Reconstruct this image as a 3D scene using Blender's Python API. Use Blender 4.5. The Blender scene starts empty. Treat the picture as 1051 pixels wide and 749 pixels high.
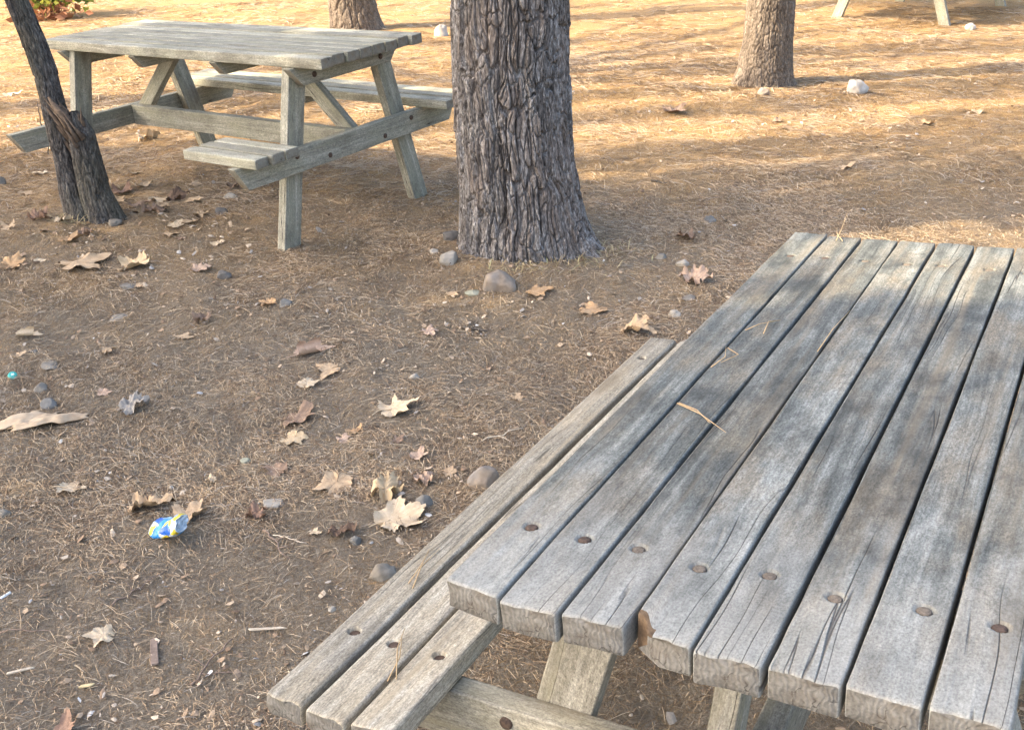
import bpy, math, random
import numpy as np
from mathutils import Matrix, Vector

S = bpy.context.scene
COL = S.collection
RNG = np.random.default_rng(7)
random.seed(7)

# ---------------------------------------------------------------- camera
PX_F, PX_W = 1122.74, 1051.0
PITCH, ROLL, CAM_H = math.radians(-24.763), math.radians(-1.439), 1.4445
fw = Vector((0, math.cos(PITCH), math.sin(PITCH)))
rt = Vector((1, 0, 0))
up = rt.cross(fw)
rt2 = math.cos(ROLL) * rt + math.sin(ROLL) * up
up2 = -math.sin(ROLL) * rt + math.cos(ROLL) * up
cd = bpy.data.cameras.new('camera')
cam = bpy.data.objects.new('camera', cd)
COL.objects.link(cam)
cd.sensor_width = 36.0
cd.lens = PX_F / PX_W * 36.0
cd.clip_start, cd.clip_end = 0.05, 800
m = Matrix((rt2, up2, -fw)).transposed().to_4x4()
m.translation = (0, 0, CAM_H)
cam.matrix_world = m
S.camera = cam

# ---------------------------------------------------------------- light
SUN_EL = math.radians(38)
SUN_AZ = math.atan2(-0.19, -0.98)                 # direction towards the sun on the ground plane
SUN = np.array([math.cos(SUN_EL) * math.cos(SUN_AZ), math.cos(SUN_EL) * math.sin(SUN_AZ), math.sin(SUN_EL)])
w = bpy.data.worlds.new('World')
S.world = w
w.use_nodes = True
nt = w.node_tree
sky = nt.nodes.new('ShaderNodeTexSky')
sky.sky_type = 'NISHITA'
sky.sun_disc = False
sky.sun_elevation = SUN_EL
sky.sun_rotation = math.atan2(SUN[0], SUN[1])
sky.air_density, sky.dust_density, sky.ozone_density = 1.0, 4.5, 0.35
nt.links.new(sky.outputs[0], nt.nodes['Background'].inputs[0])
nt.nodes['Background'].inputs[1].default_value = 0.15
sd = bpy.data.lights.new('sun', 'SUN')
sd.energy = 2.9
sd.angle = math.radians(0.53)
sd.color = (1.0, 0.84, 0.60)
sun = bpy.data.objects.new('sun', sd)
COL.objects.link(sun)
sun.rotation_euler = Vector(-SUN).to_track_quat('-Z', 'Y').to_euler()
S.view_settings.view_transform = 'Standard'
S.view_settings.look = 'None'
S.view_settings.gamma = 1
S.view_settings.exposure = 2.25
S.render.engine = 'CYCLES'
S.cycles.max_bounces = 5
S.cycles.diffuse_bounces = 3
S.cycles.transparent_max_bounces = 4

# ---------------------------------------------------------------- noise
def _h(ix, iy, iz, seed):
    n = (ix * 374761393 + iy * 668265263 + iz * 2147483647 + seed * 1274126177) & 0xffffffff
    n = ((n ^ (n >> 13)) * 1274126177) & 0xffffffff
    n = ((n ^ (n >> 16)) * 2246822519) & 0xffffffff
    return ((n ^ (n >> 15)) & 0xffffff) / float(0xffffff)

def noise(x, y, z=0.0, seed=0):
    """smooth value noise in -1..1"""
    x, y, z = np.broadcast_arrays(np.asarray(x, float), np.asarray(y, float), np.asarray(z, float))
    fx, fy, fz = np.floor(x), np.floor(y), np.floor(z)
    ix, iy, iz = fx.astype(np.int64), fy.astype(np.int64), fz.astype(np.int64)
    tx, ty, tz = x - fx, y - fy, z - fz
    tx, ty, tz = (t * t * t * (t * (t * 6 - 15) + 10) for t in (tx, ty, tz))
    r = 0
    for a in (0, 1):
        for b in (0, 1):
            for c in (0, 1):
                wgt = (tx if a else 1 - tx) * (ty if b else 1 - ty) * (tz if c else 1 - tz)
                r = r + wgt * _h(ix + a, iy + b, iz + c, seed)
    return r * 2 - 1

def fbm(x, y, z=0.0, seed=0, o=4):
    r, a, f = 0, 1.0, 1.0
    for k in range(o):
        r = r + a * noise(np.asarray(x) * f, np.asarray(y) * f, np.asarray(z) * f, seed + k)
        a *= .5
        f *= 2.03
    return r

def sstep(a, b, x):
    t = np.clip((np.asarray(x, float) - a) / (b - a), 0, 1)
    return t * t * (3 - 2 * t)

# ---------------------------------------------------------------- materials
MATS = {}
class NT:
    """a small wrapper for building node trees"""
    def __init__(self, name):
        self.m = bpy.data.materials.new(name)
        self.m.use_nodes = True
        self.t = self.m.node_tree
        self.bsdf = self.t.nodes['Principled BSDF']
        self.bsdf.inputs['Specular IOR Level'].default_value = .25
        MATS[name] = self.m
    def n(self, typ, **kw):
        nd = self.t.nodes.new(typ)
        for k, v in kw.items():
            setattr(nd, k, v)
        return nd
    def set(self, sock, v):
        if hasattr(v, 'is_linked'):
            self.t.links.new(v, sock)
        else:
            if isinstance(v, (tuple, list)) and len(v) == 3 and sock.type == 'RGBA':
                v = (*v, 1)
            sock.default_value = v
    def coord(self, which='Object'):
        return self.n('ShaderNodeTexCoord').outputs[which]
    def rnd(self):
        return self.n('ShaderNodeNewGeometry').outputs['Random Per Island']
    def objrnd(self):
        return self.n('ShaderNodeObjectInfo').outputs['Random']
    def map(self, v, scale, off=None):
        a = self.n('ShaderNodeVectorMath', operation='MULTIPLY')
        self.set(a.inputs[0], v); self.set(a.inputs[1], scale)
        o = a.outputs[0]
        if off is not None:
            b = self.n('ShaderNodeVectorMath', operation='ADD')
            self.set(b.inputs[0], o); self.set(b.inputs[1], off)
            o = b.outputs[0]
        return o
    def vadd(self, a, b):
        n = self.n('ShaderNodeVectorMath', operation='ADD')
        self.set(n.inputs[0], a); self.set(n.inputs[1], b)
        return n.outputs[0]
    def comb(self, x, y, z):
        n = self.n('ShaderNodeCombineXYZ')
        for s, v in zip(n.inputs, (x, y, z)):
            self.set(s, v)
        return n.outputs[0]
    def math(self, op, a, b=0.0, c=0.0):
        n = self.n('ShaderNodeMath', operation=op)
        for s, v in zip(n.inputs, (a, b, c)):
            self.set(s, v)
        return n.outputs[0]
    def noise(self, v, scale=1.0, detail=4.0, rough=.55, dist=0.0):
        n = self.n('ShaderNodeTexNoise')
        self.set(n.inputs['Vector'], v)
        n.inputs['Scale'].default_value = scale
        n.inputs['Detail'].default_value = detail
        n.inputs['Roughness'].default_value = rough
        n.inputs['Distortion'].default_value = dist
        return n.outputs['Fac']
    def voro(self, v, scale=1.0, feature='F1', out='Distance', rand=1.0):
        n = self.n('ShaderNodeTexVoronoi', feature=feature)
        self.set(n.inputs['Vector'], v)
        n.inputs['Scale'].default_value = scale
        n.inputs['Randomness'].default_value = rand
        return n.outputs[out]
    def ramp(self, f, stops):
        n = self.n('ShaderNodeValToRGB')
        self.set(n.inputs[0], f)
        e = n.color_ramp.elements
        while len(e) < len(stops):
            e.new(.5)
        for k, (p, c) in zip(e, stops):
            k.position = p
            k.color = (*c, 1) if isinstance(c, (tuple, list)) else (c, c, c, 1)
        return n.outputs[0]
    def mix(self, f, a, b, blend='MIX'):
        n = self.n('ShaderNodeMix', data_type='RGBA', blend_type=blend)
        self.set(n.inputs[0], f)
        self.set(n.inputs[6], a)
        self.set(n.inputs[7], b)
        return n.outputs[2]
    def bump(self, h, strength=.3, dist=.01, prev=None):
        n = self.n('ShaderNodeBump')
        self.set(n.inputs['Height'], h)
        n.inputs['Strength'].default_value = strength
        n.inputs['Distance'].default_value = dist
        if prev is not None:
            self.set(n.inputs['Normal'], prev)
        return n.outputs[0]
    def done(self, col, rough=.85, normal=None):
        self.set(self.bsdf.inputs['Base Color'], col)
        self.set(self.bsdf.inputs['Roughness'], rough)
        if normal is not None:
            self.set(self.bsdf.inputs['Normal'], normal)
        return self.m

def wood_mat(name, dark, mid, light, tan, tan_amt=.35, stain_amt=.6, stain=(.07, .07, .08), fine=.35, sky_sheen=None):
    """grey weathered softwood: grain runs along the first UV axis (metres)"""
    t = NT(name)
    uv = t.coord('UV')
    r = t.rnd()
    v = t.vadd(uv, t.comb(t.math('MULTIPLY', r, 37.0), t.math('MULTIPLY', r, 91.0), t.math('MULTIPLY', r, 13.0)))
    wob = t.noise(t.map(v, (2.2, 7, 1)), 1, 2)
    v2 = t.vadd(v, t.comb(0.0, t.math('MULTIPLY_ADD', wob, .05, -.025), 0.0))
    # knots: the grain swirls round them
    kn = t.voro(t.map(v, (2.3, 9, 1)), 1.0)
    knd = t.ramp(kn, [(0.0, 1.0), (.12, .75), (.22, 0.0)])
    v3 = t.vadd(v2, t.comb(0.0, t.math('MULTIPLY', kn, t.math('MULTIPLY', knd, .10)), 0.0))
    fineg = t.noise(t.map(v3, (7, 330, 1)), 1, 5, .6)
    medg = t.noise(t.map(v3, (1.6, 62, 1)), 1, 4, .55)
    blot = t.noise(t.map(v, (5.0, 13, 1)), 1, 5, .62)
    blot2 = t.noise(t.map(v, (9, 20, 1), (5, 9, 0)), 1, 6, .7)
    speck = t.noise(t.map(v, (260, 330, 1)), 1, 3, .7)
    c = t.ramp(t.math('MULTIPLY_ADD', medg, .55, t.math('MULTIPLY', blot2, .5)), [(.30, dark), (.50, mid), (.72, light)])
    c = t.mix(t.math('MULTIPLY', t.ramp(blot, [(.46, 0.0), (.66, 1.0)]), tan_amt), c, tan)
    c = t.mix(fine, c, t.ramp(fineg, [(.28, .25), (.5, 1.0), (.75, 1.45)]), 'MULTIPLY')
    c = t.mix(.85, c, t.ramp(speck, [(.30, .55), (.5, 1.0), (.72, 1.40)]), 'MULTIPLY')
    c = t.mix(.65, c, t.ramp(t.noise(t.map(v, (90, 260, 1)), 1, 6, .78), [(.36, .48), (.5, 1.0), (.64, 1.5)]), 'MULTIPLY')
    c = t.mix(1.0, c, t.ramp(r, [(0.0, .78), (.5, 1.0), (1.0, 1.22)]), 'MULTIPLY')
    warm = t.ramp(t.noise(t.map(v, (1.1, 30, 1), (9, 1, 0)), 1, 3), [(.52, 0.0), (.70, .5)])
    c = t.mix(warm, c, tan)
    stm = t.ramp(t.noise(t.map(v, (5.5, 9, 1), (31, 7, 0)), 1, 6, .66), [(.50, 0.0), (.68, 1.0)])
    c = t.mix(t.math('MULTIPLY', stm, stain_amt), c, stain)
    c = t.mix(t.math('MULTIPLY', knd, .55), c, (dark[0] * .7, dark[1] * .6, dark[2] * .5))
    if sky_sheen:      # sky reflection painted on the first half metre of the boards, in uneven patches
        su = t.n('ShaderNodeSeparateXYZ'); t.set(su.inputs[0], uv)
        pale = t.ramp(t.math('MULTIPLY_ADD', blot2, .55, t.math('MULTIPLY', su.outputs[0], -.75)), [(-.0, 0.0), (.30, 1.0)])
        c = t.mix(t.math('MULTIPLY', pale, .6), c, t.mix(.75, sky_sheen, t.ramp(speck, [(.25, .45), (.5, 1.0), (.8, 1.5)]), 'MULTIPLY'))
    # checks (drying cracks) along the grain
    crn = t.noise(t.map(v3, (.9, 34, 1), (3, 3, 3)), 1, 2, .4)
    cr = t.ramp(t.math('ABSOLUTE', t.math('SUBTRACT', crn, .5)), [(.0, 1.0), (.009, 0.0)])
    crm = t.ramp(t.noise(t.map(v, (2.4, 11, 1), (8, 2, 0)), 1, 2), [(.50, 0.0), (.60, 1.0)])
    crack = t.math('MULTIPLY', cr, crm)
    c = t.mix(t.math('MULTIPLY', crack, .85), c, (.035, .03, .027))
    b = t.bump(t.math('MULTIPLY_ADD', fineg, .6, medg), .45, .0025)
    b = t.bump(t.math('SUBTRACT', 1.0, crack), .8, .003, b)
    return t.done(c, .82, b)

def end_mat(name, dark, light):
    t = NT(name)
    uv = t.coord('UV')
    r = t.rnd()
    off = t.comb(t.math('MULTIPLY_ADD', r, .08, -.04), t.math('MULTIPLY_ADD', r, .05, -.06), 0.0)
    v = t.vadd(uv, off)
    wv = t.vadd(v, t.map(t.comb(t.noise(t.map(v, (55, 55, 55))), t.noise(t.map(v, (55, 55, 55), (4, 4, 4))), 0.0), (.022, .022, 0)))
    ln = t.n('ShaderNodeVectorMath', operation='LENGTH')
    t.set(ln.inputs[0], wv)
    ring = t.math('SINE', t.math('MULTIPLY', ln.outputs['Value'], 900.0))
    rough = t.noise(t.map(v, (160, 160, 160)), 1, 5, .7)
    big = t.noise(t.map(uv, (28, 28, 28)), 1, 4, .6)
    c = t.ramp(t.math('MULTIPLY_ADD', ring, .045, t.math('MULTIPLY_ADD', big, .55, t.math('MULTIPLY', rough, .5))), [(.25, dark), (.75, light)])
    ck = t.ramp(t.voro(t.map(wv, (48, 48, 48)), 1, 'DISTANCE_TO_EDGE'), [(0.0, 1.0), (.035, 0.0)])
    ckm = t.ramp(t.noise(t.map(uv, (36, 36, 36), (7, 7, 0)), 1, 2), [(.48, 0.0), (.58, .85)])
    c = t.mix(t.math('MULTIPLY', ck, ckm), c, (.03, .026, .022))
    c = t.mix(t.ramp(t.noise(t.map(uv, (22, 22, 22), (2, 9, 0)), 1, 4), [(.50, 0.0), (.68, .6)]), c, (dark[0] * 1.7, dark[1] * 1.35, dark[2] * 1.0))
    return t.done(c, .9, t.bump(t.math('MULTIPLY_ADD', ring, .3, rough), .5, .002))

def two_tone(name, a, b, scale=30, rough=.85, bump=.3, detail=6, c3=None):
    t = NT(name)
    co = t.coord('Object')
    n = t.noise(co, scale, detail, .65)
    col = t.ramp(n, [(.3, a), (.7, b)])
    if c3:
        col = t.mix(t.ramp(t.noise(t.map(co, (1, 1, 1), (5, 3, 1)), scale * .35, 4), [(.5, 0.0), (.62, 1.0)]), col, c3)
    return t.done(col, rough, t.bump(n, bump, .004))

def bark_mat(name, deep, mid, plate, tint, zs=1.0):
    t = NT(name)
    co = t.coord('Object')
    st = t.noise(t.map(co, (26, 26, 5)), zs, 6, .65)
    fine = t.noise(t.map(co, (160, 160, 45)), zs, 6, .7)
    blot = t.noise(t.map(co, (7, 7, 2.2)), 1, 4)
    c = t.ramp(t.math('MULTIPLY_ADD', st, .55, t.math('MULTIPLY', fine, .45)), [(.36, deep), (.5, mid), (.63, plate)])
    c = t.mix(t.math('MULTIPLY', t.ramp(blot, [(.45, 0.0), (.65, 1.0)]), .5), c, tint)
    c = t.mix(.75, c, t.ramp(fine, [(.34, .35), (.5, 1.0), (.68, 1.7)]), 'MULTIPLY')
    return t.done(c, .92, t.bump(t.math('MULTIPLY_ADD', fine, .8, st), .8, .006))

# weathered table woods
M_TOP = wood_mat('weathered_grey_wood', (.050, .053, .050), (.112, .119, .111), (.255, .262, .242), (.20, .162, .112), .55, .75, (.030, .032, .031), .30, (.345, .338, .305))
M_BENCH = wood_mat('weathered_bench_wood', (.16, .143, .112), (.33, .298, .235), (.50, .465, .39), (.35, .285, .19), .5, .45, (.10, .09, .08), .4)
M_FRAME = wood_mat('weathered_frame_wood', (.125, .113, .09), (.245, .225, .18), (.37, .345, .285), (.24, .215, .14), .5, .5, (.07, .065, .055), .3)
M_FAR = wood_mat('weathered_far_wood', (.15, .14, .108), (.28, .265, .21), (.41, .39, .32), (.27, .262, .18), .5, .55, (.105, .098, .078), .4)
M_END = end_mat('wood_end_grain', (.055, .052, .047), (.25, .238, .212))
M_FAREND = end_mat('far_wood_end_grain', (.11, .10, .078), (.28, .26, .21))
M_ROT = two_tone('broken_wood', (.055, .036, .022), (.17, .115, .07), 60, .95, .8)
M_BOLT = two_tone('rusty_bolt', (.035, .025, .02), (.13, .085, .06), 150, .7, .4)
M_PLUG = two_tone('wood_plug', (.085, .068, .052), (.20, .165, .13), 260, .9, .4)

# ---------------------------------------------------------------- mesh helpers
def mesh_from(name, V, F, mats, mi=None, uv=None, smooth=True):
    """V (n,3); F (m,k) array or list of arrays with different k"""
    Fs = F if isinstance(F, list) else [F]
    me = bpy.data.meshes.new(name)
    V = np.ascontiguousarray(V, dtype=np.float32)
    me.vertices.add(len(V))
    me.vertices.foreach_set('co', V.ravel())
    loops = np.concatenate([np.asarray(f, dtype=np.int32).ravel() for f in Fs])
    tot = np.concatenate([np.full(len(f), np.asarray(f).shape[1], dtype=np.int32) for f in Fs])
    start = np.concatenate([[0], np.cumsum(tot)[:-1]]).astype(np.int32)
    me.loops.add(len(loops))
    me.loops.foreach_set('vertex_index', loops)
    me.polygons.add(len(tot))
    me.polygons.foreach_set('loop_start', start)
    if mi is not None:
        me.polygons.foreach_set('material_index', np.asarray(mi, dtype=np.int32))
    if uv is not None:
        l = me.uv_layers.new(name='UVMap')
        l.data.foreach_set('uv', np.asarray(uv, dtype=np.float32).ravel())
    me.polygons.foreach_set('use_smooth', np.full(len(tot), smooth))
    for m_ in (mats if isinstance(mats, (list, tuple)) else [mats]):
        me.materials.append(m_)
    me.update(calc_edges=True)
    me.validate()
    return me

class MB:
    """collects several shapes, then links them as ONE mesh object"""
    def __init__(self):
        self.V, self.F, self.MI, self.UV, self.n = [], [], [], [], 0
    def add(self, V, F, mi=0, uv=None):
        """F: list of index lists or an (m,k) array; uv: per vertex (n,2) or list per face corner"""
        V = np.asarray(V, float)
        for k, f in enumerate(F):
            self.F.append([int(i) + self.n for i in f])
            self.MI.append(mi if np.isscalar(mi) else int(mi[k]))
            if uv is None:
                self.UV.extend([(0.0, 0.0)] * len(f))
            elif isinstance(uv, list):
                self.UV.extend(uv[k])
            else:
                self.UV.extend([tuple(uv[i]) for i in f])
        self.V.append(V)
        self.n += len(V)
        return self
    def build(self, name, mats, parent=None, smooth=True):
        by = {}
        o = []
        V = np.concatenate(self.V)
        me = bpy.data.meshes.new(name)
        me.from_pydata([tuple(v) for v in V], [], self.F)
        l = me.uv_layers.new(name='UVMap')
        l.data.foreach_set('uv', np.asarray(self.UV, dtype=np.float32).ravel())
        me.polygons.foreach_set('material_index', np.asarray(self.MI, dtype=np.int32))
        me.polygons.foreach_set('use_smooth', np.full(len(self.F), smooth))
        for m_ in (mats if isinstance(mats, (list, tuple)) else [mats]):
            me.materials.append(m_)
        me.update()
        return link(name, me, parent)

def link(name, me, parent=None, loc=None):
    o = bpy.data.objects.new(name, me)
    COL.objects.link(o)
    if parent is not None:
        o.parent = parent
    if loc is not None:
        o.location = loc
    return o

def empty(name, loc):
    o = bpy.data.objects.new(name, None)
    o.empty_display_size = .2
    COL.objects.link(o)
    o.location = loc
    return o

def tag(o, label=None, cat=None, group=None, kind=None):
    if label: o['label'] = label
    if cat: o['category'] = cat
    if group: o['group'] = group
    if kind: o['kind'] = kind
    return o

def tube(mb, pts, rad, sides=8, mi=0, seed=0, rough=0.0):
    """tapered tube through pts"""
    pts = np.asarray(pts, float)
    n = len(pts)
    rad = np.broadcast_to(np.asarray(rad, float), (n,))
    T = np.gradient(pts, axis=0)
    T /= np.linalg.norm(T, axis=1)[:, None] + 1e-9
    a = np.array([0, 0, 1.0]) if abs(T[0, 2]) < .9 else np.array([1.0, 0, 0])
    V = []
    for i in range(n):
        x = np.cross(T[i], a); x /= np.linalg.norm(x) + 1e-9
        y = np.cross(T[i], x)
        for k in range(sides):
            th = 2 * math.pi * k / sides
            rr = rad[i] * (1 + rough * (_h(i * 7 + seed, k, 3, 5) - .5))
            V.append(pts[i] + rr * (math.cos(th) * x + math.sin(th) * y))
    F = []
    for i in range(n - 1):
        for k in range(sides):
            k2 = (k + 1) % sides
            F.append([i * sides + k, i * sides + k2, (i + 1) * sides + k2, (i + 1) * sides + k])
    F.append(list(range(sides))[::-1])
    F.append([(n - 1) * sides + k for k in range(sides)])
    mb.add(V, F, mi)
    return mb

# ---------------------------------------------------------------- ground
def ground_base(x, y):
    t = np.clip((np.asarray(y, float) - 1.8) / 3.2, 0, 1)
    return -0.133 * (1 - t * t * (3 - 2 * t)) + 0 * np.asarray(x, float)

def ground_z(x, y):
    x = np.asarray(x, float); y = np.asarray(y, float)
    far = 1 - sstep(25, 60, np.hypot(x, y))
    z = ground_base(x, y)
    z = z + (.016 * fbm(x * 1.1, y * 1.1, 0, 3, 2) + .009 * fbm(x * 5, y * 5, 0, 11, 3)) * far
    # a low mound of soil and needles round the pine's foot
    z = z + .035 * np.exp(-((x - .08) ** 2 + (y - 4.3) ** 2) / .22)
    return z

def fine_axis(lo, hi, step, end):
    a = np.arange(lo, hi + step / 2, step)
    k = np.cumsum(step * 1.35 ** np.arange(1, 40))
    k = k[k < end]
    return np.concatenate([(lo - k)[::-1], a, hi + k])

def build_ground():
    xs = fine_axis(-4.0, 4.5, .025, 160)
    ys = np.concatenate([fine_axis(.8, 8.5, .025, 160)])
    X, Y = np.meshgrid(xs, ys)
    Z = ground_z(X, Y)
    near = (np.abs(X) < 5) & (Y > 0) & (Y < 9.5)
    Z = Z + near * (.0045 * fbm(X * 22, Y * 22, 0, 21, 3))
    V = np.stack([X.ravel(), Y.ravel(), Z.ravel()], 1)
    nx, ny = len(xs), len(ys)
    i = (np.arange(ny - 1)[:, None] * nx + np.arange(nx - 1)[None, :]).ravel()
    F = np.stack([i, i + 1, i + nx + 1, i + nx], 1)
    t = NT('forest_soil')
    co = t.coord('Object')
    big = t.noise(co, .9, 5, .6)
    med = t.noise(co, 5.5, 6, .65)
    fin = t.noise(co, 85, 8, .8)
    grit = t.noise(co, 260, 4, .7)
    dirt = t.ramp(t.math('MULTIPLY_ADD', fin, .6, t.math('MULTIPLY', grit, .4)), [(.36, (.075, .062, .050)), (.52, (.235, .195, .145)), (.64, (.41, .345, .258))])
    # matted fibres: stretched noise in three directions
    fibs = None
    for k, (ang, of) in enumerate(((.3, 0), (1.35, 7), (2.4, 15))):
        mp = t.n('ShaderNodeMapping')
        t.set(mp.inputs['Vector'], t.vadd(co, t.map(t.comb(t.noise(t.map(co, (1, 1, 1), (of, 0, 0)), 9, 2), t.noise(t.map(co, (1, 1, 1), (0, of, 0)), 9, 2), 0.0), (.05, .05, 0))))
        mp.inputs['Rotation'].default_value = (0, 0, ang)
        f = t.noise(t.map(mp.outputs[0], (22, 420, 1), (of, of, 0)), 1, 3, .6)
        f = t.ramp(f, [(.56, 0.0), (.66, 1.0)])
        fibs = f if fibs is None else t.math('MAXIMUM', fibs, f)
    straw = t.ramp(t.noise(co, 130, 4, .7), [(.34, (.22, .130, .058)), (.53, (.46, .28, .115)), (.68, (.62, .445, .21))])
    sx = t.n('ShaderNodeSeparateXYZ'); t.set(sx.inputs[0], co)
    # the litter is thicker in the back of the clearing than on the trodden soil in front
    back = t.ramp(t.math('MULTIPLY_ADD', sx.outputs[1], .11, t.math('MULTIPLY', med, .3)), [(.50, 0.0), (.86, 1.0)])
    cover = t.math('ADD', t.ramp(t.math('MULTIPLY_ADD', big, .6, t.math('MULTIPLY', med, .4)), [(.40, .22), (.62, .75)]), t.math('MULTIPLY', back, .75))
    amt = t.math('MINIMUM', t.math('MULTIPLY', t.math('MULTIPLY_ADD', fibs, .75, t.math('MULTIPLY', back, .55)), t.math('MULTIPLY', cover, 1.5)), 1.0)
    c = t.mix(amt, dirt, straw)
    c = t.mix(t.math('MULTIPLY', t.ramp(t.noise(co, 1.7, 3), [(.45, 0.0), (.6, 1.0)]), .2), c, (.22, .175, .13))
    b = t.bump(t.math('MULTIPLY_ADD', fin, .8, t.math('MULTIPLY', fibs, .5)), .9, .012)
    b = t.bump(grit, .6, .004, b)
    t.done(c, .95, b)
    me = mesh_from('ground', V, F, MATS['forest_soil'])
    tag(link('ground', me), 'trodden forest soil strewn with pine needles', 'ground', kind='structure')
build_ground()
# ---------------------------------------------------------------- lumber
def plank(mb, L, W, T, rows=30, r=.004, wear=.0015, cup=0.0, bow=0.0, seed=0, M=None, mi=0, mi_end=1,
          skew0=0.0, skew1=0.0, end0=None, holes=(), hole_r=.0105, hole_d=.006, dense=0, rot_end=None, mi_rot=2):
    """one board along +x from 0 to L, width on y, thickness on z, rounded and worn edges, real bolt holes in its top.
    skew: how far the end face is sloped across the width; end0(y): extra wear of the first end."""
    s = np.linspace(0, L, rows)
    s = np.concatenate([s, [.0015, .005, L - .0015, L - .005]])
    for hx, hy in holes:
        s = np.concatenate([s, hx + np.linspace(-hole_r * 1.5, hole_r * 1.5, 17)])
    if end0 is not None:
        s = np.concatenate([s, np.linspace(.01, .09, 17)])
    s = np.unique(np.round(s, 5))
    hw, ht = W / 2, T / 2
    # cross-section: counter-clockwise seen from +x
    nt_ = dense or 9
    ty = np.linspace(-(hw - r), hw - r, nt_)
    prof = [(y, ht) for y in ty[::-1]]
    def arc(cy, cz, a0, a1):
        return [(cy + r * math.cos(a), cz + r * math.sin(a)) for a in np.linspace(a0, a1, 5)]
    prof = prof + arc(-hw + r, ht - r, math.pi / 2, math.pi)[1:] + [(-hw, 0)] + arc(-hw + r, -ht + r, math.pi, 1.5 * math.pi)
    prof = prof + [(0, -ht)] + arc(hw - r, -ht + r, -math.pi / 2, 0) + [(hw, 0)] + arc(hw - r, ht - r, 0, math.pi / 2)[:-1]
    P = np.array(prof)
    n, k = len(s), len(P)
    Y = np.tile(P[:, 0], (n, 1)); Z = np.tile(P[:, 1], (n, 1)); X = np.tile(s[:, None], (1, k))
    # bevelled, slightly crumbled ends
    inset = np.interp(s, [0, .0015, .005, L - .005, L - .0015, L], [.0020, .0007, 0, 0, .0007, .0020])[:, None]
    Y = Y * (1 - inset / hw); Z = Z * (1 - inset / ht)
    # the sides wander, corners wear
    side = np.sign(Y) * (np.abs(Y) / hw) ** 3
    wav = noise(X * 5, side * 2, 0, seed) * wear + noise(X * 23, side * 3, 1, seed + 1) * wear * .45
    Y = Y + side * (wav - wear)
    top = np.clip(Z / ht, -1, 1)
    Z = Z + cup * ((Y / hw) ** 2 - .3)
    Z = Z + .0007 * noise(X * 9, Y * 60, 0, seed + 2) * (top > .5) + bow * ((X / L - .5) ** 2 * 4 - .5)
    # sloped ends
    tt = X / L
    X = X + skew0 * (Y / W) * (1 - tt) + skew1 * (Y / W) * tt
    rotm = None
    if end0 is not None:
        d = end0(Y, Z)
        fall = np.clip(1 - s / .10, 0, 1)[:, None]
        X = X + d * fall
    for hx, hy in holes:
        dd = np.hypot(X - hx, Y - hy)
        Z = Z - hole_d * (1 - sstep(hole_r * .86, hole_r * 1.08, dd)) * (Z > 0)
    V = np.stack([X, Y, Z], 2).reshape(-1, 3)
    per = np.concatenate([[0], np.cumsum(np.linalg.norm(np.diff(P, axis=0), axis=1))])
    perE = per[-1] + np.linalg.norm(P[0] - P[-1])
    F, U, MI = [], [], []
    for i in range(n - 1):
        for j in range(k):
            j2 = (j + 1) % k
            F.append([i * k + j, (i + 1) * k + j, (i + 1) * k + j2, i * k + j2][::-1])
            a, b = per[j], (per[j2] if j2 else perE)
            U.append([(s[i], a), (s[i + 1], a), (s[i + 1], b), (s[i], b)][::-1])
            MI.append(mi)
            if rot_end is not None and s[i] < .06 and rot_end(P[j][0]):
                MI[-1] = mi_rot if s[i] < .012 else mi
    base = len(V)
    # end caps: a ring inset so the end face is not one flat fan
    caps = []
    for (i, sg) in ((0, -1), (n - 1, 1)):
        ring = V[i * k:(i + 1) * k]
        c = ring.mean(0)
        inner = c + (ring - c) * .6
        inner[:, 0] += sg * (-.001) + .0008 * noise(inner[:, 1] * 200, inner[:, 2] * 200, 0, seed)
        off = base + len(caps)
        caps.extend(list(inner) + [c])
        for j in range(k):
            j2 = (j + 1) % k
            q = [i * k + j, i * k + j2, off + j2, off + j]
            tr = [off + j, off + j2, off + k]
            if sg > 0:
                q, tr = q, tr
            else:
                q, tr = q[::-1], tr[::-1]
            for f in (q, tr):
                F.append(f)
                MI.append(mi_rot if (rot_end is not None and sg < 0 and rot_end(P[j][0]) and len(f) == 4) else mi_end)
                U.append(None)
    V = np.concatenate([V, np.array(caps)])
    for q in range(len(F)):
        if U[q] is None:
            U[q] = [(V[v][1] + L, V[v][2]) for v in F[q]]
    if M is not None:
        V = V @ np.asarray(M)[:3, :3].T + np.asarray(M)[:3, 3]
    mb.add(V, F, MI, U)

def frame_m(o, xdir, ydir):
    x = np.asarray(xdir, float); x = x / np.linalg.norm(x)
    y = np.asarray(ydir, float); y = y - x * (x @ y); y /= np.linalg.norm(y)
    z = np.cross(x, y)
    M = np.eye(4)
    M[:3, 0], M[:3, 1], M[:3, 2], M[:3, 3] = x, y, z, o
    return M

def disc(mb, c, axis, r, h, mi=0, sides=14, dome=.25):
    """a small domed bolt head"""
    c = np.asarray(c, float); a = np.asarray(axis, float); a /= np.linalg.norm(a)
    x = np.cross(a, [0.3, .2, .9]); x /= np.linalg.norm(x); y = np.cross(a, x)
    V, F = [], []
    prof = [(1, 0), (1, .6), (.85, .9), (.45, 1.0)]
    for pr, ph in prof:
        for k in range(sides):
            th = 2 * math.pi * k / sides
            V.append(c + r * pr * (math.cos(th) * x + math.sin(th) * y) + a * h * ph)
    for i in range(3):
        for k in range(sides):
            k2 = (k + 1) % sides
            F.append([i * sides + k, i * sides + k2, (i + 1) * sides + k2, (i + 1) * sides + k])
    F.append([3 * sides + k for k in range(sides)])
    mb.add(V, F, mi)

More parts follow.
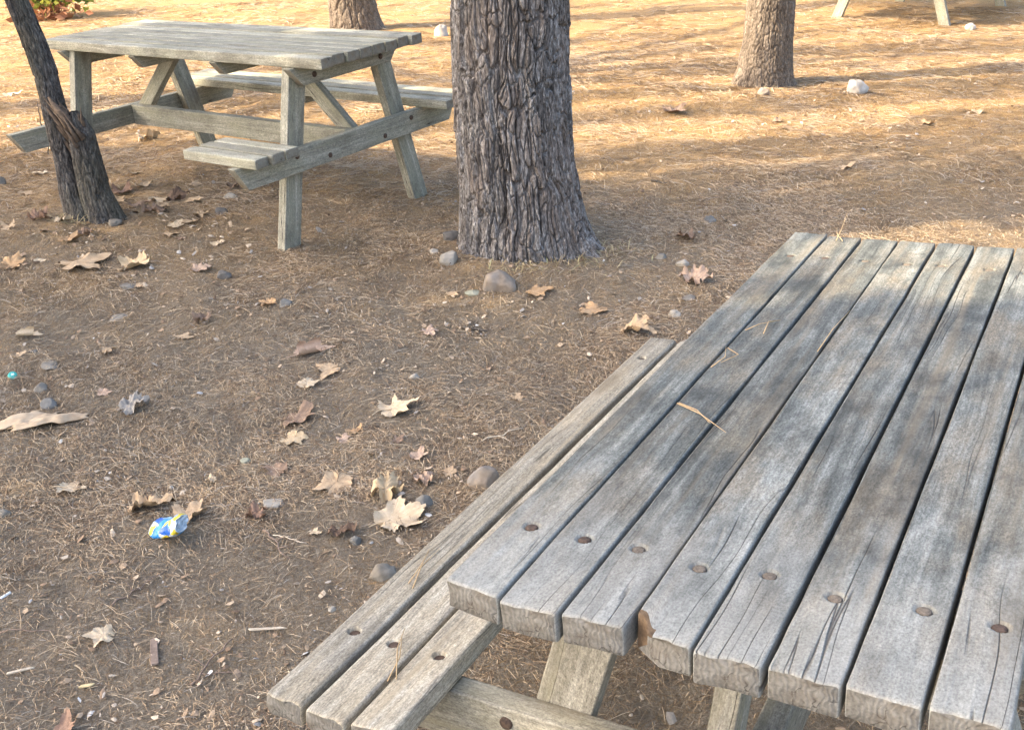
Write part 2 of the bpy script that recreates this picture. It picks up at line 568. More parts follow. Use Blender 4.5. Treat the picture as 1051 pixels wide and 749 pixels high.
def picnic_table(label, origin, U, Yv, L, pitch, seed, top_mats, bench_mats, frame_mats, detail=True,
                 stub=False, leg_top=.30, leg_foot=.44, bench_gap=.115, group='wooden picnic tables in the clearing',
                 both=True, bench_dy=0.0, leg_dx=0.0, frame_in=0.0):
    """A-frame table; local x along the boards (0 = middle), local y across, z up from its feet"""
    n, W, H, T = 8, pitch * 8, .75, .042
    root = empty('picnic_table', origin)
    Mx = frame_m((0, 0, 0), U, Yv)
    root.rotation_euler = Matrix(Mx[:3, :3].tolist()).to_euler()
    tag(root, label, 'picnic table', group)
    rg = np.random.default_rng(seed)
    hl, hw = L / 2, W / 2
    uf = hl - .17                                   # cleat and beam plane
    # --- top
    mb = MB(); plugs = []
    for i in range(n):
        y = hw - (i + .5) * pitch
        gap = (.0018, .0038, .0028, .0034, .0048, .0040, .0040, .0040)[i] if detail else .006
        w = pitch - gap
        du0, du1 = rg.normal(0, .004), rg.normal(0, .004)
        zz = rg.normal(0, .0012)
        Lb = L - du0 - du1
        M = frame_m((-hl + du0, y, H - T / 2 + zz), (1, 0, 0), (0, 1, rg.normal(0, .008)))
        end0, rot = None, None
        if detail and i == 3:
            sgn = 1
            end0 = lambda Y, Z, w=w: .034 * sstep(w / 2 - .026, w / 2 - .002, Y + .25 * Z) + .004 * noise(Y * 90, Z * 120, 0, 5)
            rot = lambda yy, w=w: yy > w / 2 - .030
        elif detail:
            end0 = lambda Y, Z, i=i: .0022 * noise(Y * 60, Z * 60, i, 9) + .0009 * noise(Y * 260, Z * 260, i, 19)
        holes = []
        if detail:
            for hx in (.17 - du0, Lb - .17 + du1):
                holes.append((hx + rg.normal(0, .004), rg.normal(0, .005)))
        plank(mb, Lb, w, T, 26 if detail else 8, .0026 if detail else .004, .0009 if detail else .001, rg.choice([-1, 1]) * .0012,
              0, seed * 31 + i, M, 0, 1, rg.normal(0, .004), rg.normal(0, .004), end0, holes, dense=23 if detail else 0, rot_end=rot)
        for hx, hy in holes:
            plugs.append((-hl + du0 + hx, y + hy, H + zz - .0045))
    top = mb.build('tabletop', top_mats, root)
    if detail:
        for k, (px, py, pz) in enumerate(plugs):
            b = MB(); disc(b, (px, py, pz), (0, 0, 1), .0086, .0032, 0)
            b.build('bolt', [M_PLUG if (k // 2) in (2, 3, 4, 5, 6) else M_BOLT], top)
    # --- benches, three boards each
    bt, bz = .040, .433
    for sd_ in (1, -1):
        mb = MB(); plugs = []
        x0, x1 = -hl + (.0 if stub else .028), hl
        if stub and sd_ == -1:
            x0, x1 = hl - .475, hl - .05             # only a short seat remains on this side
        for j in range(3):
            y = sd_ * (hw + bench_gap + (j + .5) * pitch * 1.005) + bench_dy
            d0, d1 = rg.normal(0, .004), rg.normal(0, .004)
            holes = []
            if detail and sd_ == 1:
                holes = [(.19 - d0, rg.normal(0, .004)), (x1 - x0 - .15, rg.normal(0, .004))]
            M = frame_m((x0 + d0, y, bz - bt / 2 + rg.normal(0, .001)), (1, 0, 0), (0, 1, 0))
            e0 = (lambda Y, Z, j=j: .003 * noise(Y * 60, Z * 60, j, 29)) if detail else None
            plank(mb, x1 - x0 - d0 - d1, pitch - (.008 if detail else .006), bt, 24 if detail else 8, .006, .0018, -.001, 0,
                  seed * 77 + j + (50 if sd_ > 0 else 0), M, 0, 1, rg.normal(0, .003), rg.normal(0, .003), e0, holes, hole_d=.008, dense=23 if holes else 0)
            for hx, hy in holes:
                plugs.append((x0 + d0 + hx, y + hy, bz - .0075))
        bn = mb.build('bench', bench_mats, root)
        if stub and sd_ == -1:
            bn['label'] = 'short stub of a bench at one end only'
        for px, py, pz in plugs:
            b = MB(); disc(b, (px, py, pz), (0, 0, 1), .0095, .003, 0)
            b.build('bolt', [M_BOLT], bn)
        # a cleat under the middle of each full bench
        if not (stub and sd_ == -1):
            mb = MB()
            yc = sd_ * (hw + bench_gap + pitch * 1.5)
            plank(mb, pitch * 3 - .02, .07, .035, 6, .003, .001, 0, 0, seed + 5, frame_m((.0, yc - (pitch * 1.5 - .01), bz - bt - .0185), (0, 1, 0), (-1, 0, 0)))
            mb.build('bench_cleat', frame_mats, root)
    # --- cross beams and cleats: outside of the legs
    reach = hw + bench_gap + pitch * 3 - .005
    for e in (-1, 1):
        mb = MB()
        ub = uf - frame_in
        plank(mb, 2 * reach, .098, .042, 14, .003, .0012, 0, 0, seed + 9 + e, frame_m((e * ub, -reach, bz - bt - .0505), (0, 1, 0), (0, 0, 1)), skew0=-.06, skew1=.06)
        beam = mb.build('cross_beam', frame_mats, root)
        for sy in (-1, 1):
            for by, bzz in ((hw + .045, bz - bt - .03), (hw - .14, bz - bt - .07)):
                b = MB(); disc(b, (e * (ub + .0205), sy * by, bzz), (e, 0, 0), .011, .006)
                b.build('bolt', [M_BOLT], beam)
        mb = MB()
        plank(mb, W - .03, .078, .042, 10, .003, .001, 0, 0, seed + 19 + e, frame_m((e * uf, -hw + .015, H - T - .0405), (0, 1, 0), (0, 0, 1)), skew0=-.07, skew1=.07)
        cl = mb.build('cleat', frame_mats, root)
        for sy in (-1, 1):
            b = MB(); disc(b, (e * (uf + .0205), sy * leg_top * .82, H - T - .045), (e, 0, 0), .012, .006)
            b.build('bolt', [M_BOLT], cl)
        # legs
        for sy in (-1, 1):
            ztop, zbot = H - T - .004, -.06
            yt = sy * leg_top - leg_dx * (sy < 0)
            yb = sy * (leg_top + (leg_foot - leg_top) * (ztop - zbot) / ztop) - leg_dx * (sy < 0)
            p0, p1 = np.array([e * (ub - .0435), yb, zbot]), np.array([e * (ub - .0435), yt, ztop])
            d = p1 - p0
            mb = MB()
            lw = .094
            Lg = np.linalg.norm(d)
            sl = lw * (d[1] / d[2])
            wd = np.array([0, 1.0, 0])
            plank(mb, Lg, lw, .044, 14, .003, .0012, 0, 0, seed + 40 + 3 * e + sy, frame_m(p0, d, wd), skew0=-sl, skew1=-sl)
            mb.build('leg', frame_mats, root)
    # --- middle cleat, stretcher and two braces
    for cx_ in (-.25, .30):
        mb = MB()
        plank(mb, W - .05, .06, .042, 8, .003, .001, 0, 0, seed + 71, frame_m((cx_, -hw + .025, H - T - .0315), (0, 1, 0), (0, 0, 1)), skew0=-.05, skew1=.05)
        mb.build('cleat', frame_mats, root)
    mb = MB()
    plank(mb, 2 * uf - .05, .098, .042, 14, .003, .001, 0, 0, seed + 73, frame_m((-uf + .025, 0, bz - bt - .052), (1, 0, 0), (0, 0, 1)))
    mb.build('stretcher', frame_mats, root)
    for e in (-1, 1):
        p0 = np.array([e * (uf - .05), .044, bz - bt - .03]); p1 = np.array([e * .36, .044, H - T - .01])
        mb = MB()
        plank(mb, np.linalg.norm(p1 - p0), .07, .040, 10, .003, .001, 0, 0, seed + 75 + e, frame_m(p0, p1 - p0, (0, 0, 1)))
        mb.build('brace', frame_mats, root)
    return root

# near table: weathered blue-grey top under the shade, its far end in the sun
def table_frame(ox, oy, oz, yaw, tu, tv, L, W, flip):
    a = math.radians(yaw)
    U = np.array([math.cos(a), math.sin(a), tu])
    Vv = np.array([math.sin(a), -math.cos(a), tv]) if flip else np.array([-math.sin(a), math.cos(a), tv])
    Yv = -Vv if flip else Vv
    nrm = np.cross(U, Yv); nrm /= np.linalg.norm(nrm)
    c = np.array([ox, oy, oz]) + U * L / 2 + Vv * W / 2 + .75 * (np.array([0, 0, 1.0]) - nrm)
    return c, U, Yv
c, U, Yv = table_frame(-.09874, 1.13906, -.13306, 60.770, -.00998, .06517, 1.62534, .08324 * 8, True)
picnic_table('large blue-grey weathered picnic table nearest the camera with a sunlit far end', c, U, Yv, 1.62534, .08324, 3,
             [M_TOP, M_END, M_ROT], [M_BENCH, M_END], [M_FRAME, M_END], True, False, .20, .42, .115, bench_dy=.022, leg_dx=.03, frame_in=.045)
c, U, Yv = table_frame(-2.23696, 5.46108, -.027 - .0136 + .0006, -36.207, .02703, .03398, 1.87648, .07848 * 8, False)
picnic_table('pale greenish-grey picnic table with a short stub bench, left of the big pine', c, U, Yv, 1.87648, .07848, 5,
             [M_FAR, M_FAREND, M_ROT], [M_FAR, M_FAREND], [M_FAR, M_FAREND], False, True, .245, .415, .115)
c, U, Yv = table_frame(3.32, 10.80, 0, 48.7, 0, 0, 1.9, .08 * 8, True)
c = np.array([3.58 + .66 * .78, 10.57 + .75 * .78, 0.0])
picnic_table('farthest picnic table of which only the splayed legs show at the top right', c, (.66, .75, 0), (-.75, .66, 0), 1.9, .08, 8,
             [M_FAR, M_FAREND, M_ROT], [M_FAR, M_FAREND], [M_FAR, M_FAREND], False, False, .27, .52, .115)
# ---------------------------------------------------------------- trees
M_PINE = bark_mat('pine_bark', (.040, .034, .030), (.140, .126, .116), (.34, .325, .31), (.20, .155, .125))
M_PINE_SUN = bark_mat('brown_pine_bark', (.060, .047, .037), (.145, .115, .090), (.26, .215, .170), (.16, .125, .09))
M_DEAD = bark_mat('dark_dead_bark', (.028, .025, .023), (.075, .066, .060), (.16, .145, .13), (.10, .095, .07))
M_SPLINT = two_tone('splintered_wood', (.045, .034, .027), (.19, .135, .095), 50, .9, .6)
M_LIMB = two_tone('limb_bark', (.08, .06, .05), (.2, .16, .13), 25, .9, .6)
def leaf_mat(name, a, b, trans=.25):
    t = NT(name)
    col = t.ramp(t.rnd(), [(0.0, a), (1.0, b)])
    t.done(col, .6)
    tr = t.n('ShaderNodeBsdfTranslucent'); t.set(tr.inputs[0], col)
    mx = t.n('ShaderNodeMixShader'); mx.inputs[0].default_value = trans
    t.t.links.new(t.bsdf.outputs[0], mx.inputs[1]); t.t.links.new(tr.outputs[0], mx.inputs[2])
    t.t.links.new(mx.outputs[0], t.t.nodes['Material Output'].inputs[0])
    return t.m
M_LEAF = leaf_mat('pine_foliage', (.035, .055, .02), (.075, .11, .04), .15)

def trunk_mesh(name, zs, cx, cy, R, mat, nth, depth, cw, ch, seed, flare=(), knots=0):
    """a trunk of fissured plates: worn ridges with deep furrows between them, all real relief.
    zs rows; cx, cy, R per row; cw/ch width and height of a bark plate in metres"""
    zs = np.asarray(zs, float)
    th = np.linspace(0, 2 * math.pi, nth, endpoint=False)
    TH, Z = np.meshgrid(th, zs)
    Rr = np.interp(zs, zs, R)[:, None]
    R0 = float(np.median(R))
    nc = max(6, int(round(2 * math.pi * R0 / cw)))
    ct, st = np.cos(TH), np.sin(TH)
    warp = .38 * fbm(ct * 1.6 * R0 / .22, st * 1.6 * R0 / .22, Z * 3.0, seed, 3) + .22 * noise(ct * 6, st * 6, Z * 11, seed + 9)
    A = TH / (2 * math.pi) * nc + warp
    B = Z / ch + .5 * fbm(ct * 2.2, st * 2.2, Z * 4, seed + 4, 2)
    ia, ib = np.floor(A).astype(int), np.floor(B).astype(int)
    f1 = np.full(A.shape, 9.0); f2 = np.full(A.shape, 9.0); idv = np.zeros(A.shape)
    for da in (-1, 0, 1):
        for db in (-1, 0, 1):
            ca, cb = ia + da, ib + db
            cam_ = np.mod(ca, nc)
            px = ca + .15 + .7 * _h(cam_, cb, 1, seed); py = cb + .1 + .8 * _h(cam_, cb, 2, seed)
            d = np.hypot((A - px), (B - py) * .85)
            m1 = d < f1
            f2 = np.where(m1, f1, np.minimum(f2, d))
            idv = np.where(m1, _h(cam_, cb, 3, seed), idv)
            f1 = np.where(m1, d, f1)
    g = f2 - f1
    ridge = sstep(.02, .14, g + .06 * noise(ct * 40, st * 40, Z * 40, seed + 3))
    relief = depth * (ridge - 1) + depth * .55 * (idv - .5) * ridge
    # layered flakes on the plates and a fibrous surface
    lay = fbm(ct * R0 * 55, st * R0 * 55, Z * 16, seed + 6, 4)
    relief = relief + depth * .08 * lay + depth * .16 * np.round(2.2 * fbm(ct * R0 * 30, st * R0 * 30, Z * 11, seed + 14, 3)) / 2.2
    rad = Rr * (1 + .035 * fbm(ct * 1.3, st * 1.3, Z * .8, seed + 7, 2))
    for (a0, wd, amt, hh) in flare:                      # root buttresses
        da = np.angle(np.exp(1j * (TH - a0)))
        rad = rad + amt * np.exp(-(da / wd) ** 2) * np.exp(-np.maximum(Z, 0) / hh)
    # fine cracks across the plates
    nc2 = nc * 2 + 1
    A2 = TH / (2 * math.pi) * nc2 + warp * 1.7 + .4 * noise(ct * 9, st * 9, Z * 18, seed + 31); B2 = Z / (ch * .36) + .6 * noise(ct * 4, st * 4, Z * 9, seed + 32)
    ja, jb = np.floor(A2).astype(int), np.floor(B2).astype(int)
    g1 = np.full(A.shape, 9.0); g2 = np.full(A.shape, 9.0)
    for da in (-1, 0, 1):
        for db in (-1, 0, 1):
            ca, cb = ja + da, jb + db
            cm = np.mod(ca, nc2)
            d = np.hypot(A2 - (ca + .1 + .8 * _h(cm, cb, 5, seed)), (B2 - (cb + .1 + .8 * _h(cm, cb, 6, seed))) * .8)
            g2 = np.minimum(g2, np.maximum(g1, d)); g1 = np.minimum(g1, d)
    relief = relief - depth * .46 * (1 - sstep(.03, .16, g2 - g1)) * ridge
    rad = rad + relief
    X = np.asarray(cx)[:, None] + rad * ct
    Y = np.asarray(cy)[:, None] + rad * st
    V = np.stack([X, Y, Z], 2).reshape(-1, 3)
    n = len(zs)
    i = np.arange(n - 1)[:, None] * nth; j = np.arange(nth)[None, :]; j2 = (j + 1) % nth
    F = np.stack([i + j, i + j2, i + nth + j2, i + nth + j], 2).reshape(-1, 4)
    return mesh_from(name, V, F, mat)

def leaf_quads(P, size, aspect, rg, droop=0.0):
    """many small leaf sprays (folded diamonds) at points P"""
    n = len(P)
    d = rg.normal(size=(n, 3)); d /= np.linalg.norm(d, axis=1)[:, None]
    e = rg.normal(size=(n, 3)); e -= d * (e * d).sum(1)[:, None]; e /= np.linalg.norm(e, axis=1)[:, None]
    L = size * (0.6 + .8 * rg.random(n))[:, None]
    nrm = np.cross(d, e)
    a = P - d * L / 2; b = P + e * L * aspect / 2 + nrm * L * .08; c = P + d * L / 2; f = P - e * L * aspect / 2 + nrm * L * .08
    V = np.stack([a, b, c, f], 1).reshape(-1, 3)
    F = np.arange(n * 4).reshape(n, 4)
    return V, F

def tree(name, label, base, trunk_me, top, crown_pts, limbs, leaf, aspect, rg, limb_r=.05, mat=None, group='trees round the clearing'):
    root = empty(name, base)
    tag(root, label, 'tree', group)
    link('trunk', trunk_me, root)
    b = np.array(base)
    if limbs is not None and len(limbs):
        mb = MB()
        for k, L in enumerate(limbs):
            t0 = np.array(top[k % len(top)])
            mid = (t0 + L - b) / 2 + np.array([0, 0, .25 * np.linalg.norm(L - b - t0)]) * .4
            tube(mb, [t0, (t0 + mid) / 2 + rg.normal(0, .05, 3), mid, (mid + L - b) / 2 + rg.normal(0, .06, 3), L - b],
                 [limb_r, limb_r * .8, limb_r * .6, limb_r * .4, limb_r * .15], 7, 0, k, .2)
        mb.build('branches', M_LIMB, root)
    if crown_pts is not None:
        V, F = leaf_quads(crown_pts - b, leaf, aspect, rg)
        link('crown', mesh_from('crown', V, F, mat or M_LEAF, smooth=False), root)
    return root

def crown_clumps(center, rx, ry, rz, n, per, r, rg):
    u = rg.normal(size=(n, 3)); u /= np.linalg.norm(u, axis=1)[:, None]
    u *= (rg.random(n) ** .4)[:, None]
    C = np.array(center) + u * np.array([rx, ry, rz])
    P = np.repeat(C, per, 0) + rg.normal(size=(n * per, 3)) * np.array([r, r, r * .55])
    return C, P

def rows(z1, step, z2, step2):
    return np.concatenate([np.arange(-.12, z1, step), np.arange(z1, z2, step2)])

# the big pine
rg = np.random.default_rng(21)
zs = rows(1.5, .0038, 6.2, .05)
Rm = np.interp(zs, [-.12, .005, .088, .21, .388, .541, .762, .974, 2.5, 6.2], [.285, .262, .250, .238, .230, .226, .222, .221, .20, .12])
cxm = np.interp(zs, [-.12, .005, .088, .21, .388, .541, .762, .974, 2.5, 6.2], [.058, .055, .050, .044, .034, .028, .022, .018, -.02, -.08])
me = trunk_mesh('trunk', zs, cxm, np.interp(zs, [0, 6], [0, .1]), Rm, M_PINE, 560, .026, .040, .27, 5,
                flare=[(-.45, .45, .105, .12), (math.pi + .5, .5, .035, .07), (-1.5, .35, .03, .06), (1.2, .6, .06, .1)])
base = (0.0, 4.36, -.02)
C_, P_ = crown_clumps((0, 4.5, 7.2), 2.6, 2.6, 1.0, 60, 60, .30, rg)
tree('pine_tree', 'large dark pine with deeply furrowed bark standing in the middle of the clearing', base, me,
     [(-.05, .08, 5.2), (-.07, .1, 5.9)], P_, C_[:22], .22, .22, rg, .06)

# back right trunk, sunlit from the left
zs = rows(1.3, .009, 5.5, .06)
me = trunk_mesh('trunk', zs, np.interp(zs, [0, .57, 5.5], [0, .012, .25]), np.zeros(len(zs)),
                np.interp(zs, [-.1, .009, .126, .317, .567, 1.5, 5.5], [.225, .195, .177, .164, .158, .15, .09]), M_PINE_SUN, 260, .011, .030, .07, 15,
                flare=[(-.4, .4, .04, .08), (3.0, .5, .035, .08)])
C_, P_ = crown_clumps((2.2, 7.7, 6.4), 1.9, 1.9, .9, 40, 55, .28, rg)
tree('pine_tree', 'brown trunk at the rear right casting a long shadow beside the bright white rock', (1.775, 7.60, -.005), me,
     [(.2, 0, 4.6), (.25, 0, 5.3)], P_, C_[:16], .22, .22, rg, .05)

# back left trunk, only its foot shows above the far table
zs = rows(1.0, .011, 6.0, .06)
me = trunk_mesh('trunk', zs, np.interp(zs, [0, .3, 6], [0, -.03, -.5]), np.zeros(len(zs)),
                np.interp(zs, [-.1, 0, .108, .285, 1.0, 6], [.28, .262, .243, .222, .20, .12]), M_PINE_SUN, 240, .016, .055, .16, 25,
                flare=[(-.3, .5, .04, .08)])
C_, P_ = crown_clumps((-1.8, 11.0, 6.6), 2.3, 2.0, 1.0, 46, 60, .30, rg)
tree('pine_tree', 'broad brown trunk behind the far table, cut off by the top edge of the photo', (-1.413, 10.95, -.005), me,
     [(-.4, 0, 5.0), (-.48, 0, 5.8)], P_, C_[:16], .24, .22, rg, .06)

# thin broken tree: a slim leaning stem with a snapped second stem at its foot
def thin_tree():
    base = np.array([-1.93, 4.86, 0.0])
    root = empty('broken_tree', base)
    tag(root, 'thin dark leaning tree with a snapped splintered side stem in front of the far table', 'tree', 'trees round the clearing')
    zs = rows(1.15, .007, 4.4, .05)
    zk = [-.12, -.005, .11, .268, .40, .528, .654, .794, .958, 1.3, 2.2, 4.4]
    cx = np.interp(zs, zk, [.01, .0, -.035, -.043, -.050, -.058, -.068, -.092, -.132, -.24, -.62, -1.5])
    R = np.interp(zs, zk, [.10, .085, .066, .058, .055, .053, .052, .050, .046, .042, .036, .014])
    me = trunk_mesh('trunk', zs, cx, np.interp(zs, [0, 1, 4.4], [0, .02, .3]), R, M_DEAD, 130, .010, .030, .16, 33,
                    flare=[(3.0, .5, .02, .06), (-1.4, .5, .03, .07)])
    link('trunk', me, root)
    zs = np.arange(-.1, .50, .006)
    cx = np.interp(zs, [-.1, .014, .137, .271, .401, .50], [.108, .102, .076, .069, .064, .05])
    R = np.interp(zs, [-.1, .014, .137, .271, .40, .45, .50], [.088, .078, .066, .062, .055, .040, .016])
    me = trunk_mesh('broken_stem', zs, cx, np.full(len(zs), -.05), R, M_DEAD, 120, .010, .030, .16, 37, flare=[(-.3, .5, .03, .07), (-1.6, .3, .015, .1)])
    st = link('broken_stem', me, root)
    # long torn splinters round the break
    rs = np.random.default_rng(4)
    mb = MB()
    for k in range(30):
        a = rs.uniform(0, 6.28); rr = rs.uniform(.012, .058)
        z0 = .30 + .12 * rs.random()
        hgt = rs.uniform(.05, .13) + .05 * max(0, -math.cos(a))
        x0, y0 = .064 + rr * math.cos(a), -.05 + rr * math.sin(a)
        lean = -.06 * hgt / .1 + rs.normal(0, .01)
        p0 = np.array([x0, y0, z0]); p1 = np.array([x0 + lean, y0 + rs.normal(0, .012), z0 + hgt])
        if rs.random() < .12: p1[0] += .05
        tube(mb, [p0, (p0 + p1) / 2 + rs.normal(0, .004, 3), p1], [.013 * rs.uniform(.6, 1.3), .009 * rs.uniform(.5, 1.2), .0012], 5, 0, k, .4)
    # a torn strip of bark hanging between the stems
    for k in range(3):
        x0 = -.025 + .010 * k + rs.normal(0, .003)
        p0 = np.array([x0 - .02, -.055 - .01 * rs.random(), .56 - .018 * k]); p1 = p0 + np.array([.075 + .02 * rs.random(), -.02, -.12 - .05 * rs.random()])
        tube(mb, [p0, (p0 + p1) / 2 + np.array([.008, -.012, .01]), p1], [.006, .020, .007], 6, 0, k, .5)
    mb.build('splinters', M_SPLINT, st)
    mb = MB()
    for k in range(9):
        z = 2.0 + .27 * k
        t0 = np.array([np.interp(z, [1.3, 2.2, 4.4], [-.24, -.62, -1.5]), .1 + .05 * k * .3, z])
        a = k * 2.4
        e = t0 + np.array([.6 * math.cos(a), .6 * math.sin(a), .35])
        tube(mb, [t0, (t0 + e) / 2 + rs.normal(0, .05, 3), e], [.014, .009, .003], 6, 0, k)
    mb.build('branches', M_DEAD, root)
thin_tree()

# ---- unseen trees at left, crowns shaped to shade the foreground and dapple behind it
TAN = math.tan(SUN_EL)
DX, DY = SUN[0] / math.cos(SUN_EL), SUN[1] / math.cos(SUN_EL)
def shade_line(x):
    return np.interp(x, [-7, -2.85, -2.1, -1.3, -.5, -.1, .44, 1.18, 2.1, 2.4, 5], [6.3, 6.12, 6.15, 6.1, 5.85, 5.4, 4.97, 4.82, 4.86, 4.85, 5.1])

def shade_density(x, y, seed=50):
    """how closed to make the canopy along the ray of sun that would reach ground point (x, y)"""
    a = x * .98 + y * .19; b = -x * .19 + y * .98
    line = shade_line(x)
    line = line + .10 * noise(x * 2.6, y * 2.6, 0, seed) + .05 * noise(x * 7, y * 7, 0, seed + 1)
    full = 1 - sstep(-.10, .10, y - line)
    # gap cut in the canopy so sun reaches the near table's far end
    g = y - (2.23 - .55 * (x - 1.52)) + .10 * noise(x * 5, y * 5, 0, seed + 2)
    hole = sstep(-.16, .20, g) * sstep(1.12, 1.42, x) * (1 - sstep(4.46, 4.64, y - .16 * (x - 1.5) + .06 * noise(x * 4, y * 4, 0, seed + 4))) * (1 - sstep(3.6, 4.2, x))
    full = full * (1 - .97 * hole)
    st = fbm(a * .45 + 3, b * 3.1, 0, seed + 5, 3)
    thr = np.interp(y, [4.5, 6.2, 7.3, 8.5, 11], [.04, .13, .17, .26, .32])
    thr = thr + .30 * (1 - sstep(-1.2, .3, x)) + .10 * sstep(6.8, 8.2, y)
    dap = sstep(thr - .01, thr + .07, st) * .95 + .9 * sstep(3.4, 4.2, x) * sstep(9.6, 10.2, y - .3 * (x - 3.5))
    return np.maximum(full, dap * (y < 12.5) * sstep(-.1, .1, y - line))

M_SHADE_TRUNK = M_PINE_SUN
def shade_trees():
    rs = np.random.default_rng(91)
    trees = [
        ((-11.0, .2), 5.4, 8.0, 'tall unseen umbrella pine left of the camera with a crown shaped to shade the foreground'),
        ((-7.6, 2.7), 5.2, 7.6, 'unseen umbrella pine left of the clearing with a crown shaped to shade the front table'),
        ((-8.2, 6.6), 6.0, 8.6, 'slender unseen umbrella pine further back on the left with a crown shaped to dapple the ground'),
    ]
    # place sprays sunward of the wanted shade, then give each to the nearest tree
    n1 = 26000
    gx = rs.uniform(-4.3, 3.4, n1); gy = rs.uniform(-.2, 6.4, n1)
    keep = rs.random(n1) < shade_density(gx, gy) * (gy < shade_line(gx) + .15)
    P1 = np.stack([gx, gy, np.zeros(n1)], 1)[keep]
    n2 = 80000
    gx = rs.uniform(-4.5, 6.5, n2); gy = rs.uniform(4.6, 12.6, n2)
    keep = rs.random(n2) < shade_density(gx, gy)
    keep &= gy > shade_line(gx) + .15
    P2 = np.stack([gx, gy, np.zeros(n2)], 1)[keep]
    out = []
    for P, size in ((P1, .20), (P2, .105)):
        h = 5.4 + 1.5 * rs.random(len(P)) + .5 * noise(P[:, 0] * .8, P[:, 1] * .8, 0, 77) + (.8 if size < .2 else 0)
        Q = P + np.stack([DX * h / TAN, DY * h / TAN, h], 1)
        out.append((Q, size))
    T = np.array([t[0] for t in trees])
    for k, (xy, z0, z1, label) in enumerate(trees):
        zs = rows(2.0, .03, z0 + .6, .1)
        me = trunk_mesh('trunk', zs, np.zeros(len(zs)), np.zeros(len(zs)), np.interp(zs, [0, 1, z0 + .6], [.26, .2, .12]), M_SHADE_TRUNK, 90, .014, .06, .16, 60 + k)
        b = np.array([xy[0], xy[1], 0.0])
        root = empty('pine_tree', b); tag(root, label, 'tree', 'trees round the clearing')
        link('trunk', me, root)
        VV, FF, nv = [], [], 0
        cen = []
        for Q, size in out:
            own = np.argmin(((Q[:, None, :2] - T[None]) ** 2).sum(2), 1) == k
            q = Q[own]
            if len(q) == 0: continue
            V, F = leaf_quads(q - b, size, .5 if size > .15 else .32, rs)
            VV.append(V); FF.append(F + nv); nv += len(V)
            cen.append(q[rs.choice(len(q), min(12, len(q)), replace=False)])
        link('crown', mesh_from('crown', np.concatenate(VV), np.concatenate(FF), M_LEAF, smooth=False), root)
        mb = MB()
        for j, L in enumerate(np.concatenate(cen)):
            t0 = np.array([0, 0, z0 - .6 + .05 * j]); e = L - b
            tube(mb, [t0, t0 + (e - t0) * .35 + np.array([0, 0, .1]), t0 + (e - t0) * .7, e], [.06, .045, .03, .01], 6, 0, j)
        mb.build('branches', M_LIMB, root)
shade_trees()
